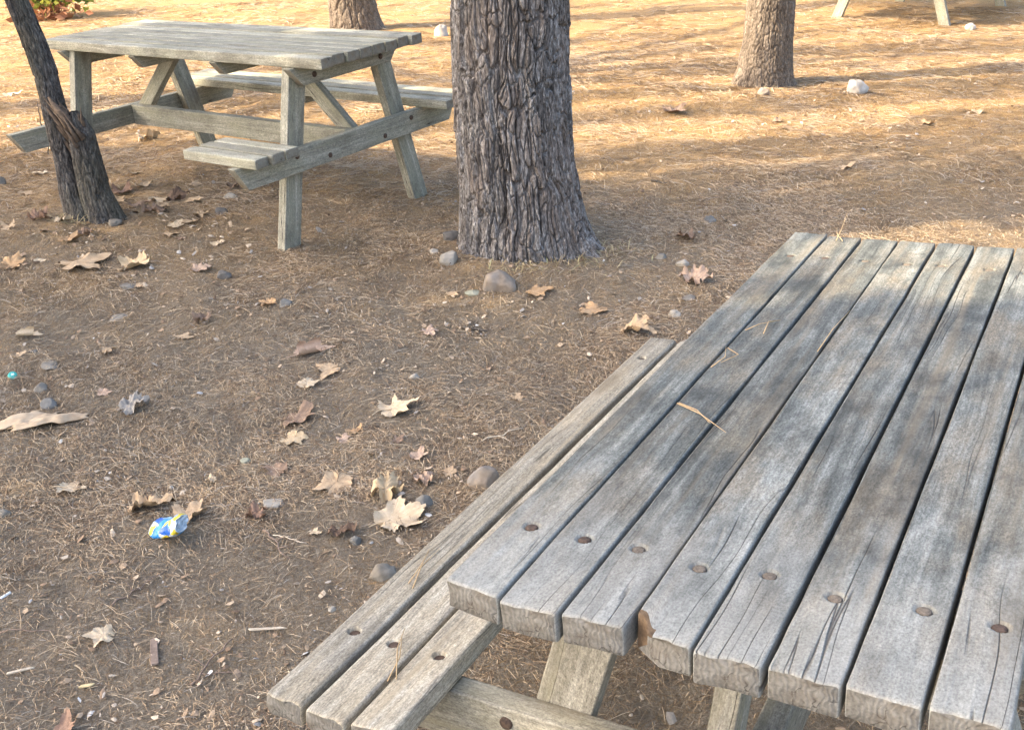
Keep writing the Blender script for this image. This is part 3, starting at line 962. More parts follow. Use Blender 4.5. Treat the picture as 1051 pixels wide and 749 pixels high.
LEAVES=[
 (-0.373,3.021,0.115,'cream','curled',20,'large cream leaf with upturned edges lying beside a small orange-tan leaf, mid clearing'),
 (-0.685,3.372,0.125,'pink','rolled',20,'pinkish leaf rolled into a narrow tube on the needle litter, above a tan star-shaped leaf'),
 (-0.600,3.278,0.077,'tan','flat',200,'small tan star-shaped leaf directly below the pinkish rolled leaf'),
 (-0.663,3.183,0.063,'cream','flat',80,'small pale leaf with pointed tip, third down below the pinkish rolled leaf'),
 (-0.654,2.880,0.073,'yellow','flat',250,'yellowish leaf with one downward point below a flattened brownish-pink leaf'),
 (-0.670,2.994,0.090,'brown','curled',0,'flattened brownish-pink leaf just above a yellowish pointed leaf'),
 (-0.474,2.905,0.050,'orange','curled',120,'small bright orange-tan leaf in the middle of the clearing'),
 (-0.506,2.856,0.040,'pink','flat',30,'tiny pinkish leaf touching the lower left of the small orange-tan leaf'),
 (-0.495,2.619,0.100,'tan','flat',265,'big smooth tan leaf with its long lobe pointing at the camera, mid clearing'),
 (-0.674,2.712,0.067,'brown','curled',160,'dull brown folded leaf above the pale grey oval stone'),
 (-0.324,2.446,0.128,'cream','flat',30,'largest pale cream maple-like leaf lying beside the near bench'),
 (-0.353,2.565,0.101,'yellow','crumpled',60,'crumbled pale yellow leaf just above the largest cream leaf by the bench'),
 (-0.252,2.618,0.065,'pink','crumpled',100,'pinkish crumpled leaf above the blue-grey pebble next to the bench'),
 (-1.008,2.534,0.111,'tan','crumpled',15,'broad tan leaf with creased surface to the left of the crushed can'),
 (-0.880,2.487,0.093,'tan','curled',70,'tan leaf with a tall pointed lobe standing behind the crushed can'),
 (-0.945,2.008,0.066,'cream','flat',190,'cream leaf alone at lower left above a dark wood chip'),
 (-1.246,2.643,0.082,'cream','flat',0,'cream leaf lying below the torn peach bark strips'),
 (-0.696,2.488,0.062,'red','crumpled',40,'reddish leaf to the left of the flat pale grey stone'),
 (-0.932,1.725,0.060,'red','curled',90,'reddish-brown curled leaf at the bottom left edge of the photo'),
 (-1.749,4.231,0.183,'tan','flat',25,'long tan oak-like leaf below the thin broken tree, left of a yellowish leaf'),
 (-1.519,4.205,0.142,'yellow','curled',70,'yellowish leaf with upright lobes below the thin broken tree'),
 (-1.885,5.233,0.105,'red','curled',80,'rusty red-brown leaf propped against the right foot of the thin broken tree'),
 (-1.803,5.330,0.078,'tan','curled',80,'upright tan leaf right of the rusty leaf by the thin broken tree'),
 (-1.679,5.080,0.093,'cream','flat',10,'cream leaf left of a dark crumpled leaf, beside the thin tree'),
 (-1.494,5.048,0.092,'tan','flat',20,'tan leaf right of a dark crumpled leaf, beside the thin tree'),
 (-1.483,4.680,0.078,'cream','flat',70,'cream leaf in the pair of overlapping leaves between thin tree and table leg, left one'),
 (-1.435,4.730,0.083,'tan','flat',10,'tan leaf in the pair of overlapping leaves between thin tree and table leg, right one'),
 (-1.472,4.576,0.059,'tan','flat',330,'small tan leaf lowest of the leaf cluster right of the thin tree'),
 (-1.634,4.859,0.107,'brown','crumpled',10,'brown crumpled leaf below the cream leaf near the thin tree'),
 (-1.247,4.462,0.058,'cream','flat',45,'small cream leaf alone left of the far table front foot'),
 (-1.890,4.496,0.100,'orange','curled',0,'orange-brown leaf in front of the thin tree trunk'),
 (-2.124,4.784,0.097,'red','crumpled',10,'dull reddish leaf left of the thin tree foot'),
 (-2.005,4.747,0.074,'cream','crumpled',10,'pale crumpled leaf touching the left foot of the thin tree'),
 (-2.122,6.433,0.126,'cream','crumpled',20,'pale sunlit leaf seen between the legs under the far table'),
 (-3.561,7.979,0.126,'cream','flat',20,'pale sunlit leaf at the far left edge beyond the thin tree'),
 (-0.460,2.391,0.070,'dark','crumpled',60,'dark brown crumpled leaf between a small cream leaf and a pebble, near the bench'),
 (-1.583,5.072,0.102,'dark','crumpled',20,'dark crumpled leaf between two pale leaves right of the thin tree'),
 (-1.858,5.031,0.092,'tan','flat',50,'tan leaf lying right against the root of the thin tree'),
 (-1.739,4.973,0.100,'brown','flat',20,'brown leaf between the thin tree and the cream leaf'),
 (-1.591,4.899,0.081,'tan','crumpled',200,'crumpled tan leaf in the heap below a dark crumpled leaf'),
 (-1.414,4.855,0.080,'tan','curled',300,'curled tan leaf at the right end of the heap by the thin tree'),
 (-1.412,4.522,0.050,'brown','flat',120,'small brown leaf just below the pair of overlapping leaves'),
 (-1.855,4.592,0.068,'brown','crumpled',0,'brown crumpled leaf in front of the thin tree trunk'),
 (-1.361,5.325,0.078,'brown','crumpled',40,'brown leaf under the front edge of the short stub bench'),
 (-2.384,5.278,0.067,'tan','flat',60,'tan leaf left of the thin dead stem'),
 (-2.205,4.656,0.078,'tan','curled',140,'tan curled leaf at the left edge above an orange-tan one'),
 (-1.569,5.380,0.068,'tan','flat',70,'tan leaf behind the heap by the thin tree'),
 (-2.445,5.651,0.082,'cream','flat',120,'pale leaf far left under the end of the far table beam'),
 (-1.946,5.643,0.061,'cream','flat',20,'tiny cream leaf under the far table behind the thin tree'),
 (-2.039,4.250,0.096,'orange','curled',15,'orange-tan leaf at the left photo edge level with the long oak-like leaf'),
 (-1.932,4.274,0.040,'cream','flat',60,'tiny pale leaf chip left of the long oak-like leaf'),
 (-1.447,4.023,0.061,'tan','flat',0,'small tan leaf just below the yellowish upright leaf'),
 (-1.242,4.136,0.078,'pink','curled',20,'pinkish leaf left of a dark round pebble in the left clearing'),
 (-1.112,3.656,0.060,'brown','crumpled',40,'brownish leaf above another tan one left of clearing centre'),
 (-1.146,3.527,0.061,'tan','flat',70,'tan leaf below the brownish leaf left of clearing centre'),
 (-1.729,3.597,0.083,'cream','rolled',15,'pale rolled leaf at the left above the grey flat stones'),
 (-1.695,3.454,0.040,'tan','flat',80,'tiny tan leaf above the teal bottle cap'),
 (-1.395,3.460,0.047,'tan','curled',20,'small tan leaf right of the grey flat stones'),
 (-1.315,3.166,0.044,'pink','flat',0,'tiny pinkish leaf right of the blue-grey oval pebble'),
 (-1.188,3.055,0.085,'grey','crumpled',25,'weathered grey leaf skeleton right of the peach bark strips'),
 (-0.853,2.670,0.038,'cream','crumpled',110,'tiny cream leaf above right of the crushed can'),
 (-0.893,3.783,0.065,'orange','curled',160,'orange-brown leaf touching a blue-grey pebble below the far table'),
 (0.096,3.837,0.095,'orange','flat',10,'orange-tan maple-like leaf just right of the round boulder'),
 (0.309,3.704,0.107,'orange','flat',240,'orange-tan star-shaped leaf further right of the boulder, halfway to the near table'),
 (0.426,3.507,0.116,'tan','crumpled',330,'torn tan leaf nearest the far end of the near bench'),
 (0.738,4.379,0.090,'brown','crumpled',10,'brown leaf in the shade line between big pine and near table'),
 (0.701,3.917,0.097,'pink','crumpled',30,'pinkish leaf beside pale pebbles left of the near tabletop'),
 (-0.290,3.540,0.068,'pink','flat',20,'pinkish leaf below the flat stones of the big pine'),
 (-0.223,3.865,0.052,'tan','flat',20,'tiny tan leaf below the white-green stone of the big pine'),
 (1.023,6.739,0.144,'brown','curled',10,'curled brown leaf in sunlight right of the big pine'),
 (1.617,6.530,0.093,'brown','curled',350,'small brown leaf in sunlight below the rear right trunk'),
 (2.417,6.306,0.113,'orange','curled',10,'orange-brown leaf in sunlight below the white rock'),
 (2.830,6.579,0.082,'tan','curled',40,'tan leaf in sunlight near the right edge below the white rock'),
 (1.685,5.348,0.078,'tan','curled',10,'tan folded leaf in sunlight in the middle right'),
 (0.011,3.050,0.043,'tan','flat',10,'small tan leaf on open soil left of the near bench'),
 (-0.186,2.649,0.044,'tan','flat',10,'small tan leaf touching the brownish rock by the bench'),
 (-0.524,2.398,0.035,'cream','curled',10,'small cream leaf left of a dark brown crumpled leaf'),
 (-0.342,2.821,0.040,'brown','curled',60,'brown leaf chip below the large cream upturned leaf'),
 (-0.279,2.739,0.050,'pink','curled',60,'pinkish leaf between the cream upturned leaf and the bench rock'),
]
STONES=[
 (-0.039,3.861,0.140,0.103,'brown','round grey-brown boulder resting in front of the big pine'),
 (-0.244,4.110,0.085,0.070,'pale','white and greenish stone at the left foot of the big pine'),
 (-0.142,3.848,0.073,0.059,'green','flat greenish stone left of the round boulder'),
 (-0.238,4.372,0.098,0.057,'dark','dark stone tucked behind the left foot of the big pine'),
 (-0.304,4.231,0.040,0.028,'pale','small pale pebble left of the white-greenish stone'),
 (-0.084,2.573,0.101,0.085,'brown','brownish rock half hidden by the edge of the near bench'),
 (-0.332,2.208,0.076,0.057,'grey','grey rounded rock beside the near bench'),
 (-0.248,2.500,0.057,0.052,'blue','blue-grey pebble below pinkish leaves near the bench'),
 (-0.411,2.355,0.032,0.030,'blue','small dark grey pebble beside a dark brown crumpled leaf'),
 (-0.660,2.534,0.066,0.037,'pale','flat pale grey oval stone in the left clearing'),
 (-1.556,3.349,0.072,0.049,'grey','flat jagged grey stone, largest of the stones at far left'),
 (-1.657,3.478,0.040,0.037,'dark','small dark stone above the flat jagged stone'),
 (-1.473,3.092,0.061,0.040,'blue','smooth blue-grey oval pebble above the peach bark strips'),
 (-1.533,3.197,0.054,0.038,'grey','grey pebble just above the smooth blue-grey oval one'),
 (-1.126,4.052,0.061,0.046,'dark','dark round pebble in the litter below the far table'),
 (-0.824,3.742,0.050,0.039,'blue','blue-grey pebble touching an orange-brown leaf'),
 (-1.448,3.732,0.079,0.036,'grey','flat grey-green stone below the yellowish upright leaf'),
 (-1.487,4.006,0.076,0.038,'grey','flat grey stone under the yellowish upright leaf'),
 (2.286,7.157,0.165,0.127,'white','bright white rock in sunlight right of the rear trunk'),
 (-0.564,10.219,0.150,0.176,'white','white rock in sunlight peeking out left of the big pine'),
 (0.883,4.603,0.060,0.043,'blue','blue-grey pebble on the shade line right of the big pine'),
 (-1.756,4.695,0.065,0.048,'grey','grey rounded stone at the right foot of the thin tree'),
 (-1.331,5.105,0.075,0.042,'pale','pale stone beneath the far table short bench'),
 (-1.324,4.874,0.063,0.036,'dark','dark stone beside the pale one beneath the short bench'),
 (0.587,3.612,0.049,0.038,'pale','pale angular pebble left of the near tabletop'),
 (0.663,3.768,0.058,0.036,'grey','flat grey pebble beside the pinkish leaf near the tabletop'),
 (0.613,4.172,0.055,0.035,'grey','greyish pebble between the big pine and the near tabletop'),
 (0.683,4.065,0.061,0.035,'pale','pale tan pebble right of the pine on the way to the table'),
 (1.686,7.189,0.089,0.070,'brown','brown lump of stone at the front foot of the rear right trunk'),
 (4.119,9.945,0.103,0.086,'white','pale rock beside the farthest picnic table foot'),
 (-2.576,5.463,0.050,0.069,'blue','blue-grey stone cut by the left photo edge'),
 (-0.783,2.769,0.034,0.020,'green','tiny greenish pebble left of the yellowish leaf'),
 (-1.374,2.514,0.031,0.031,'grey','grey pebble cut by the left edge below the bark strips'),
 (-0.319,3.209,0.038,0.025,'pale','pale pebble above the large cream upturned leaf'),
 (-0.437,2.091,0.021,0.014,'pale','tiny pale pebble beside the near bench'),
 (-0.960,2.640,0.016,0.014,'white','tiny white pebble above the crushed can'),
]
TWIGS=[
 (-0.617,2.025,-0.536,2.033,0.0089,'pale','pale wood splinter lying left of the near bench'),
 (-0.831,2.010,-0.802,1.917,0.0199,'brown','brown rectangular wood chip standing out in the lower left litter'),
 (-1.118,1.894,-1.066,1.914,0.0085,'pale','pale flat wood chip at lower left'),
 (-0.948,1.857,-0.918,1.862,0.0084,'yellow','short yellowish wood chip at lower left'),
 (-1.242,2.164,-1.227,2.186,0.0093,'white','white cigarette end at the left edge'),
 (-0.093,2.799,0.028,2.869,0.0045,'pale','straight pale twig on the soil left of the near bench'),
 (-1.190,2.037,-1.065,2.032,0.0036,'brown','long thin brown twig at lower left'),
 (-0.959,2.120,-0.868,2.260,0.0046,'brown','thin grey-brown twig slanting right below the crushed can'),
 (-0.704,1.845,-0.648,1.996,0.0054,'brown','forked brown twig in the lower left'),
 (-0.693,1.881,-0.601,1.878,0.0034,'brown','level thin twig meeting the forked one'),
 (-0.659,2.416,-0.567,2.291,0.0056,'brown','dark brown twig below the reddish leaf'),
 (-0.629,2.389,-0.535,2.351,0.0035,'pale','thin pale twig right of the reddish leaf'),
 (-0.171,3.595,-0.085,3.567,0.0104,'dark','dark short stick below the round boulder'),
 (-2.600,6.174,-2.600,6.174,0.0111,'dark','dark thin dead stem left of the thin broken tree'),
 (0.486,3.613,0.532,3.594,0.0070,'brown','short brown twig beside the torn tan leaf'),
 (0.699,5.204,0.764,5.128,0.0095,'dark','dark bent twig in sunlight right of the big pine'),
]
# ---------------------------------------------------------------- small things on the ground
def patch(f, scale, seed):
    return f

def needles():
    """brown pine needles lying over the soil"""
    rs = np.random.default_rng(5)
    Ps, Ls, Ws = [], [], []
    bands = ((1.0, 2.2, 13000, .00085, .055), (2.2, 3.4, 13000, .00095, .058), (3.4, 5.0, 9000, .0012, .065), (5.0, 7.0, 7500, .0017, .075), (7.0, 10, 3600, .0026, .09), (10, 15, 1200, .004, .10),
             (1.0, 2.2, 16000, .0013, .016), (2.2, 3.4, 14000, .0015, .018), (3.4, 5.0, 8000, .0019, .022))
    for (y0, y1, dens, wd, ln) in bands:
        xr = lambda y: (-.62 * y - .9, .60 * y + .6)
        X0, X1 = xr(y1)
        n = int((y1 - y0) * (X1 - X0) * dens)
        x = rs.uniform(X0, X1, n); y = rs.uniform(y0, y1, n)
        pm = .5 + .8 * fbm(x * 1.5, y * 1.5, 0, 61, 3) + .6 * noise(x * 7, y * 7, 0, 62)
        k = rs.random(n) < np.clip(pm, np.where(y > 4.8, .38, .2), 1.0)
        x, y = x[k], y[k]
        Ps.append(np.stack([x, y], 1)); Ls.append(ln * rs.uniform(.25, 1.15, len(x))); Ws.append(np.full(len(x), wd) * rs.uniform(.7, 1.3, len(x)))
    P = np.concatenate(Ps); L = np.concatenate(Ls); Wd = np.concatenate(Ws)
    n = len(P)
    # heading drifts smoothly so that tufts lie together
    ang = 3.2 * noise(P[:, 0] * 2.2, P[:, 1] * 2.2, 0, 63) + rs.normal(0, 1.6, n)
    bend = rs.normal(0, .07, n)
    pts = []
    tcur = ang - bend
    px, py = P[:, 0].copy(), P[:, 1].copy()
    lift = np.abs(rs.normal(0, .0045, n)) + .0015
    tilt = rs.normal(0, .06, n)
    segs = 3
    for s in range(segs + 1):
        z = ground_z(px, py) + lift * (.4 + .6 * math.sin(math.pi * (s + .4) / (segs + 1))) + np.maximum(0, tilt * L * (s / segs))
        pts.append((px.copy(), py.copy(), z, tcur.copy()))
        px = px + np.cos(tcur) * L / segs; py = py + np.sin(tcur) * L / segs
        tcur = tcur + bend * 2 / segs
    V = []
    for s, (px, py, z, t) in enumerate(pts):
        w_ = Wd * (.5 if s in (0, segs) else 1.0) / 2
        ox, oy = -np.sin(t) * w_, np.cos(t) * w_
        V.append(np.stack([px + ox, py + oy, z], 1)); V.append(np.stack([px - ox, py - oy, z + Wd * .35], 1))
    V = np.stack(V, 1).reshape(-1, 3)
    k = 2 * (segs + 1)
    b = (np.arange(n) * k)[:, None]
    F = np.concatenate([b + np.array([2 * s, 2 * s + 1, 2 * s + 3, 2 * s + 2]) for s in range(segs)])
    t = NT('pine_needles')
    r = t.rnd()
    c = t.ramp(r, [(0.0, (.09, .055, .035)), (.25, (.20, .130, .080)), (.5, (.36, .255, .155)), (.74, (.47, .35, .22)), (.92, (.55, .44, .30)), (1.0, (.40, .36, .31))])
    t.done(c, .75)
    me = mesh_from('pine_needle_litter', V, F, t.m)
    tag(link('pine_needle_litter', me), 'brown pine needles covering the trodden soil', 'pine needles', kind='stuff')
needles()

def crumbs():
    """leaf crumbs, bark flakes and grit too small to count"""
    rs = np.random.default_rng(8)
    V, F, n0 = [], [], 0
    N = 20000
    y = 1.1 + 6.5 * rs.random(N) ** 1.4
    x = rs.uniform(-1, 1, N) * (.60 * y + .7)
    x[:420] = rs.normal(-1.55, .5, 420); y[:420] = rs.normal(4.75, .42, 420)
    k = rs.random(N) < np.clip(.55 + .8 * fbm(x * 1.6, y * 1.6, 0, 71, 2), .08, 1)
    x, y = x[k], y[k]; N = len(x)
    size = .0022 + .0125 * rs.random(N) ** 3.5 + .012 * (np.hypot(x + 1.5, y - 4.75) < .7) * rs.random(N) ** 3
    z = ground_z(x, y) + .004 + .006 * rs.random(N)
    m_ = 6
    th = np.arange(m_) / m_ * 2 * np.pi
    rr = size[:, None] * (.55 + .6 * rs.random((N, m_)))
    el = rs.uniform(.45, 1.0, N)[:, None]
    a = rs.uniform(0, 6.28, N)[:, None]
    lx, ly = rr * np.cos(th), rr * np.sin(th) * el
    gx, gy = lx * np.cos(a) - ly * np.sin(a), lx * np.sin(a) + ly * np.cos(a)
    tx, ty = rs.normal(0, .35, N)[:, None], rs.normal(0, .35, N)[:, None]
    gz = gx * tx + gy * ty + rs.normal(0, .12, (N, m_)) * size[:, None]
    R = np.stack([x[:, None] + gx, y[:, None] + gy, z[:, None] + gz], 2)
    Cn = np.stack([x, y, z + size * .2], 1)[:, None, :]
    V = np.concatenate([R, Cn], 1).reshape(-1, 3)
    b = (np.arange(N) * (m_ + 1))[:, None]
    F = np.concatenate([b + np.array([i, (i + 1) % m_, m_]) for i in range(m_)])
    t = NT('leaf_crumbs')
    c = t.ramp(t.rnd(), [(0.0, (.13, .085, .055)), (.3, (.26, .18, .12)), (.6, (.40, .30, .205)), (.85, (.54, .44, .33)), (.95, (.22, .21, .20)), (1.0, (.66, .63, .58))])
    t.done(t.mix(.4, c, t.ramp(t.noise(t.coord('Object'), 140, 4), [(.3, .5), (.7, 1.3)]), 'MULTIPLY'), .85)
    tag(link('leaf_crumbs', mesh_from('leaf_crumbs', V, F, t.m, smooth=False)), 'small crumbs of dead leaf and bark mixed into the needles', 'leaf litter', kind='stuff')
crumbs()

def dry_grass():
    rs = np.random.default_rng(9)
    mb_V, mb_F, n0 = [], [], 0
    spots = [(.10, 4.06, 60, .12), (.30, 4.10, 60, .12), (.42, 4.24, 40, .10), (-.05, 4.05, 25, .08), (-1.95, 4.72, 26, .10), (-2.06, 4.80, 20, .06), (1.75, 7.36, 30, .16), (1.45, 7.5, 20, .12)]
    for sx, sy, n, r in spots:
        for k in range(n):
            p = np.array([sx + rs.normal(0, r * .6), sy + rs.normal(0, r * .35), 0]); p[2] = float(ground_z(p[0], p[1])) - .003
            a = rs.uniform(0, 6.28); L = rs.uniform(.03, .10); out = rs.uniform(.5, 1.6)
            d = np.array([math.cos(a) * out, math.sin(a) * out, rs.uniform(.25, .9)]); d /= np.linalg.norm(d)
            q = p + d * L * .5; e = p + d * L + np.array([0, 0, -.25 * L])
            w_ = np.array([-math.sin(a), math.cos(a), 0]) * .0013
            mb_V += [p - w_, p + w_, q + w_ * .9, q - w_ * .9, e]
            mb_F.append([n0, n0 + 1, n0 + 2, n0 + 3]); mb_F.append([n0 + 3, n0 + 2, n0 + 4]); n0 += 5
    t = NT('dry_grass')
    t.done(t.ramp(t.rnd(), [(0, (.30, .22, .11)), (.6, (.50, .40, .22)), (1, (.40, .40, .20))]), .8)
    q = [f for f in mb_F if len(f) == 4]; tr = [f for f in mb_F if len(f) == 3]
    tag(link('dry_grass', mesh_from('dry_grass', np.array(mb_V), [np.array(q), np.array(tr)], t.m)), 'dry yellow grass blades at the feet of the trees', 'grass', kind='stuff')
dry_grass()

LEAFCOL = {
    'cream': ((.44, .33, .21), (.60, .48, .335)), 'tan': ((.34, .235, .14), (.51, .375, .24)), 'yellow': ((.40, .29, .165), (.56, .43, .275)),
    'orange': ((.33, .20, .10), (.48, .32, .18)), 'brown': ((.17, .11, .075), (.31, .215, .15)), 'pink': ((.32, .22, .155), (.48, .35, .26)),
    'red': ((.20, .115, .075), (.34, .215, .145)), 'dark': ((.075, .048, .034), (.16, .105, .072)), 'grey': ((.20, .18, .16), (.36, .33, .29)),
}
LEAFMAT = {}
for k_, (a_, b_) in LEAFCOL.items():
    t = NT(k_ + '_dead_leaf')
    co = t.coord('UV')
    n1_ = t.noise(t.vadd(co, t.comb(t.math('MULTIPLY', t.objrnd(), 30.0), 0.0, 0.0)), 5, 6, .65)
    sp = t.noise(co, 34, 3, .6)
    # side veins: a fan of fine lines along each lobe
    sxy = t.n('ShaderNodeSeparateXYZ'); t.set(sxy.inputs[0], co)
    angn = t.math('ARCTAN2', sxy.outputs[1], sxy.outputs[0])
    vein = t.ramp(t.math('ABSOLUTE', t.math('SINE', t.math('MULTIPLY', angn, 3.6))), [(.0, 1.0), (.07, 0.0)])
    c = t.ramp(n1_, [(.3, a_), (.65, b_)])
    c = t.mix(t.math('MULTIPLY', vein, .35), c, tuple(min(.8, v * 1.35) for v in b_))
    c = t.mix(t.ramp(sp, [(.60, 0.0), (.75, .55)]), c, tuple(v * .45 for v in a_))
    t.done(c, .75, t.bump(t.math('ADD', n1_, vein), .5, .003))
    LEAFMAT[k_] = t.m

def leaf_mesh(size, kind, seed, mat):
    """a palmate dead leaf, curled up; size = its width across in metres"""
    rs = np.random.default_rng(seed)
    lobes = [(0, 1.0), (.92, .86), (-.92, .84), (1.85, .60), (-1.85, .58)]
    lobes = [(a + rs.normal(0, .13), l * rs.uniform(.62, 1.15)) for a, l in lobes]
    if seed % 3 == 0:                                 # some have three lobes only
        lobes = lobes[:3]
    if seed % 5 == 1:                                 # some have lost a lobe
        lobes.pop(1)
    nth = 96
    th = np.linspace(-np.pi, np.pi, nth, endpoint=False)
    r = np.full(nth, .46)
    for a, l in lobes:
        d = np.abs(np.angle(np.exp(1j * (th - a))))
        body = l * np.clip(1 - d / .72, 0, 1) ** .7
        tooth = .10 * l * np.abs(((d * 5.2) % 1) - .5) * (d < .5)
        r = np.maximum(r, body * .92 + tooth + .10)
    r = r * (1 - .5 * np.exp(-((np.abs(th) - np.pi) / .28) ** 2)) * (1 + .05 * rs.normal(size=nth))
    rings = np.array([.0, .22, .45, .66, .84, 1.0])
    X = rings[:, None] * r * np.cos(th); Y = rings[:, None] * r * np.sin(th)
    d2 = np.min([np.abs(np.angle(np.exp(1j * (th - a)))) for a, l in lobes], axis=0)
    Zc = -.10 * np.clip(.46 - d2, 0, .46)[None, :] * rings[:, None]
    UVx, UVy = X.copy(), Y.copy()
    Z = Zc + .07 * fbm(X * 2.6 + seed, Y * 2.6, 0, seed % 97, 3) * rings[:, None]
    if kind == 'flat':
        Z = Z + rs.uniform(.02, .16) * (X ** 2) + rs.uniform(-.02, .18) * Y ** 2 + .12 * rings[:, None] ** 3 * noise(X * 3, Y * 3, 3, seed % 89)
    elif kind == 'curled':
        Z = Z + .50 * Y ** 2 + .28 * np.maximum(X, 0) ** 2 + .18 * rings[:, None] ** 3 * noise(X * 3, Y * 3, 3, seed % 89)
    elif kind == 'crumpled':
        Z = Z + .24 * fbm(X * 3.2, Y * 3.2, 5, seed % 83, 3) * (.3 + rings[:, None]) + .2 * Y ** 2
        X = X * (1 + .12 * noise(X * 4, Y * 4, 9, seed % 71)); Y = Y * (.85 + .12 * noise(X * 4, Y * 4, 19, seed % 71))
    elif kind == 'rolled':
        phi = Y * 3.4; rad = .24
        Y, Z = rad * np.sin(phi), rad * (1 - np.cos(phi)) + Z * .3
    ext = max(X.max() - X.min(), Y.max() - Y.min())
    k = size / ext
    Z = Z - np.quantile(Z, .06)
    V = np.stack([X, Y, Z], 2)[1:].reshape(-1, 3)
    V = np.concatenate([[[0, 0, float(Z[0, 0])]], V])
    uv_v = np.concatenate([[[0, 0]], np.stack([UVx, UVy], 2)[1:].reshape(-1, 2)])
    nr = len(rings) - 1
    tri = np.stack([np.zeros(nth, int), 1 + np.arange(nth), 1 + (np.arange(nth) + 1) % nth], 1)
    i = np.arange(nr - 1)[:, None] * nth + 1; j = np.arange(nth)[None, :]; j2 = (j + 1) % nth
    qd = np.stack([i + j, i + nth + j, i + nth + j2, i + j2], 2).reshape(-1, 4)
    V = V - np.array([V[:, 0].mean(), V[:, 1].mean(), 0])
    V = V * k
    # the stalk
    b = len(V)
    i0 = 1 + (nr - 1) * nth
    p0 = V[0] + (V[1 + (nr - 1) * nth] - V[0]) * .5
    sl = size * rs.uniform(.2, .42); wd = max(.0011, size * .016)
    pts = [V[0], p0, p0 + np.array([-sl * .5, rs.normal(0, .1) * sl, .004]), p0 + np.array([-sl, rs.normal(0, .3) * sl, .001])]
    sv = []
    for q in pts:
        sv += [q + np.array([0, wd, .0006]), q + np.array([0, 0, wd * 1.2 + .0006]), q + np.array([0, -wd, .0006])]
    sf = []
    for s in range(3):
        for e in range(3):
            e2 = (e + 1) % 3
            sf.append([b + s * 3 + e, b + s * 3 + e2, b + (s + 1) * 3 + e2, b + (s + 1) * 3 + e])
    V = np.concatenate([V, np.array(sv)])
    uv_v = np.concatenate([uv_v, np.full((len(sv), 2), .02)])
    qd = np.concatenate([qd, np.array(sf)])
    uv = np.concatenate([uv_v[tri.ravel()], uv_v[qd.ravel()]])
    return mesh_from('dead_leaf', V, [tri, qd], mat, None, uv)

def slope_rot(x, y, rz, extra=0.0):
    """rotation that lays a thing on the local slope"""
    e = .06
    gx = float(ground_z(x + e, y) - ground_z(x - e, y)) / (2 * e); gy = float(ground_z(x, y + e) - ground_z(x, y - e)) / (2 * e)
    nrm = Vector((-gx, -gy, 1)).normalized()
    return (Vector((0, 0, 1)).rotation_difference(nrm).to_matrix() @ Matrix.Rotation(rz, 3, 'Z') @ Matrix.Rotation(extra, 3, 'X')).to_euler()

for k_, (x, y, s, tone, kind, rot, label) in enumerate(LEAVES):
    me = leaf_mesh(s * 1.14, kind, 100 + k_ * 7, LEAFMAT[tone])
    o = link('dead_leaf', me, None, (x, y, float(ground_z(x, y)) + .006))
    o.rotation_euler = slope_rot(x, y, math.radians(rot), RNG.normal(0, .10))
    tag(o, label, 'leaf', 'dead leaves on the ground')

# --- stones
def stone_mat(name, a, b, c):
    return two_tone(name, a, b, 22, .8, .5, 8, c)
STONEMAT = {
    'brown': stone_mat('brown_stone', (.14, .112, .087), (.29, .24, .19), (.21, .19, .17)),
    'pale': stone_mat('pale_stone', (.24, .215, .18), (.40, .365, .31), (.28, .25, .20)),
    'green': stone_mat('greenish_stone', (.19, .19, .14), (.38, .37, .28), (.28, .27, .2)),
    'dark': stone_mat('dark_stone', (.07, .065, .06), (.18, .165, .15), (.12, .11, .1)),
    'grey': stone_mat('grey_stone', (.12, .108, .09), (.25, .228, .195), (.19, .162, .128)),
    'blue': stone_mat('blue_grey_stone', (.100, .098, .092), (.21, .205, .192), (.18, .156, .126)),
    'white': stone_mat('white_stone', (.30, .28, .25), (.54, .51, .46), (.36, .31, .25)),
}
def ico(sub):
    import bmesh
    bm = bmesh.new()
    bmesh.ops.create_icosphere(bm, subdivisions=sub, radius=1)
    bm.verts.index_update()
    V = np.array([v.co[:] for v in bm.verts]); F = np.array([[v.index for v in f.verts] for f in bm.faces])
    bm.free()
    return V, F
IV, IF = ico(4)
def stone_mesh(w, h, seed, mat):
    rs = np.random.default_rng(seed)
    V = IV.copy()
    V = V * (1 + .22 * fbm(V[:, 0] * 1.1 + seed, V[:, 1] * 1.1, V[:, 2] * 1.1, 3, 2))[:, None]
    for k in range(7):                                # worn flat facets
        d = rs.normal(size=3); d /= np.linalg.norm(d)
        c = rs.uniform(.62, .85) if w < .14 else rs.uniform(.74, .92)
        t_ = V @ d - c
        V = V - np.outer(np.maximum(t_, 0) * .8, d)
    V = V * (1 + .035 * fbm(V[:, 0] * 5, V[:, 1] * 5, V[:, 2] * 5, seed % 60, 3))[:, None]
    V = V / (V.max(0) - V.min(0)) * np.array([w, w * rs.uniform(.65, .95), h])
    V[:, 2] -= V[:, 2].min() + .42 * h
    return mesh_from('stone', V, IF, mat)
for k_, (x, y, wd, hh, tone, label) in enumerate(STONES):
    hgt = wd * .28 if 'flat' in label else max(hh * 1.18, wd * .42)
    y2 = y + wd * .25
    o = link('rock' if wd > .09 else 'pebble', stone_mesh(wd * .92, hgt * .9, 300 + k_ * 3, STONEMAT[tone]), None, (x, y2, float(ground_z(x, y2))))
    o.rotation_euler = (RNG.normal(0, .1), RNG.normal(0, .1), RNG.uniform(-.5, .5))
    tag(o, label, 'rock' if wd > .09 else 'pebble', 'stones in the clearing')

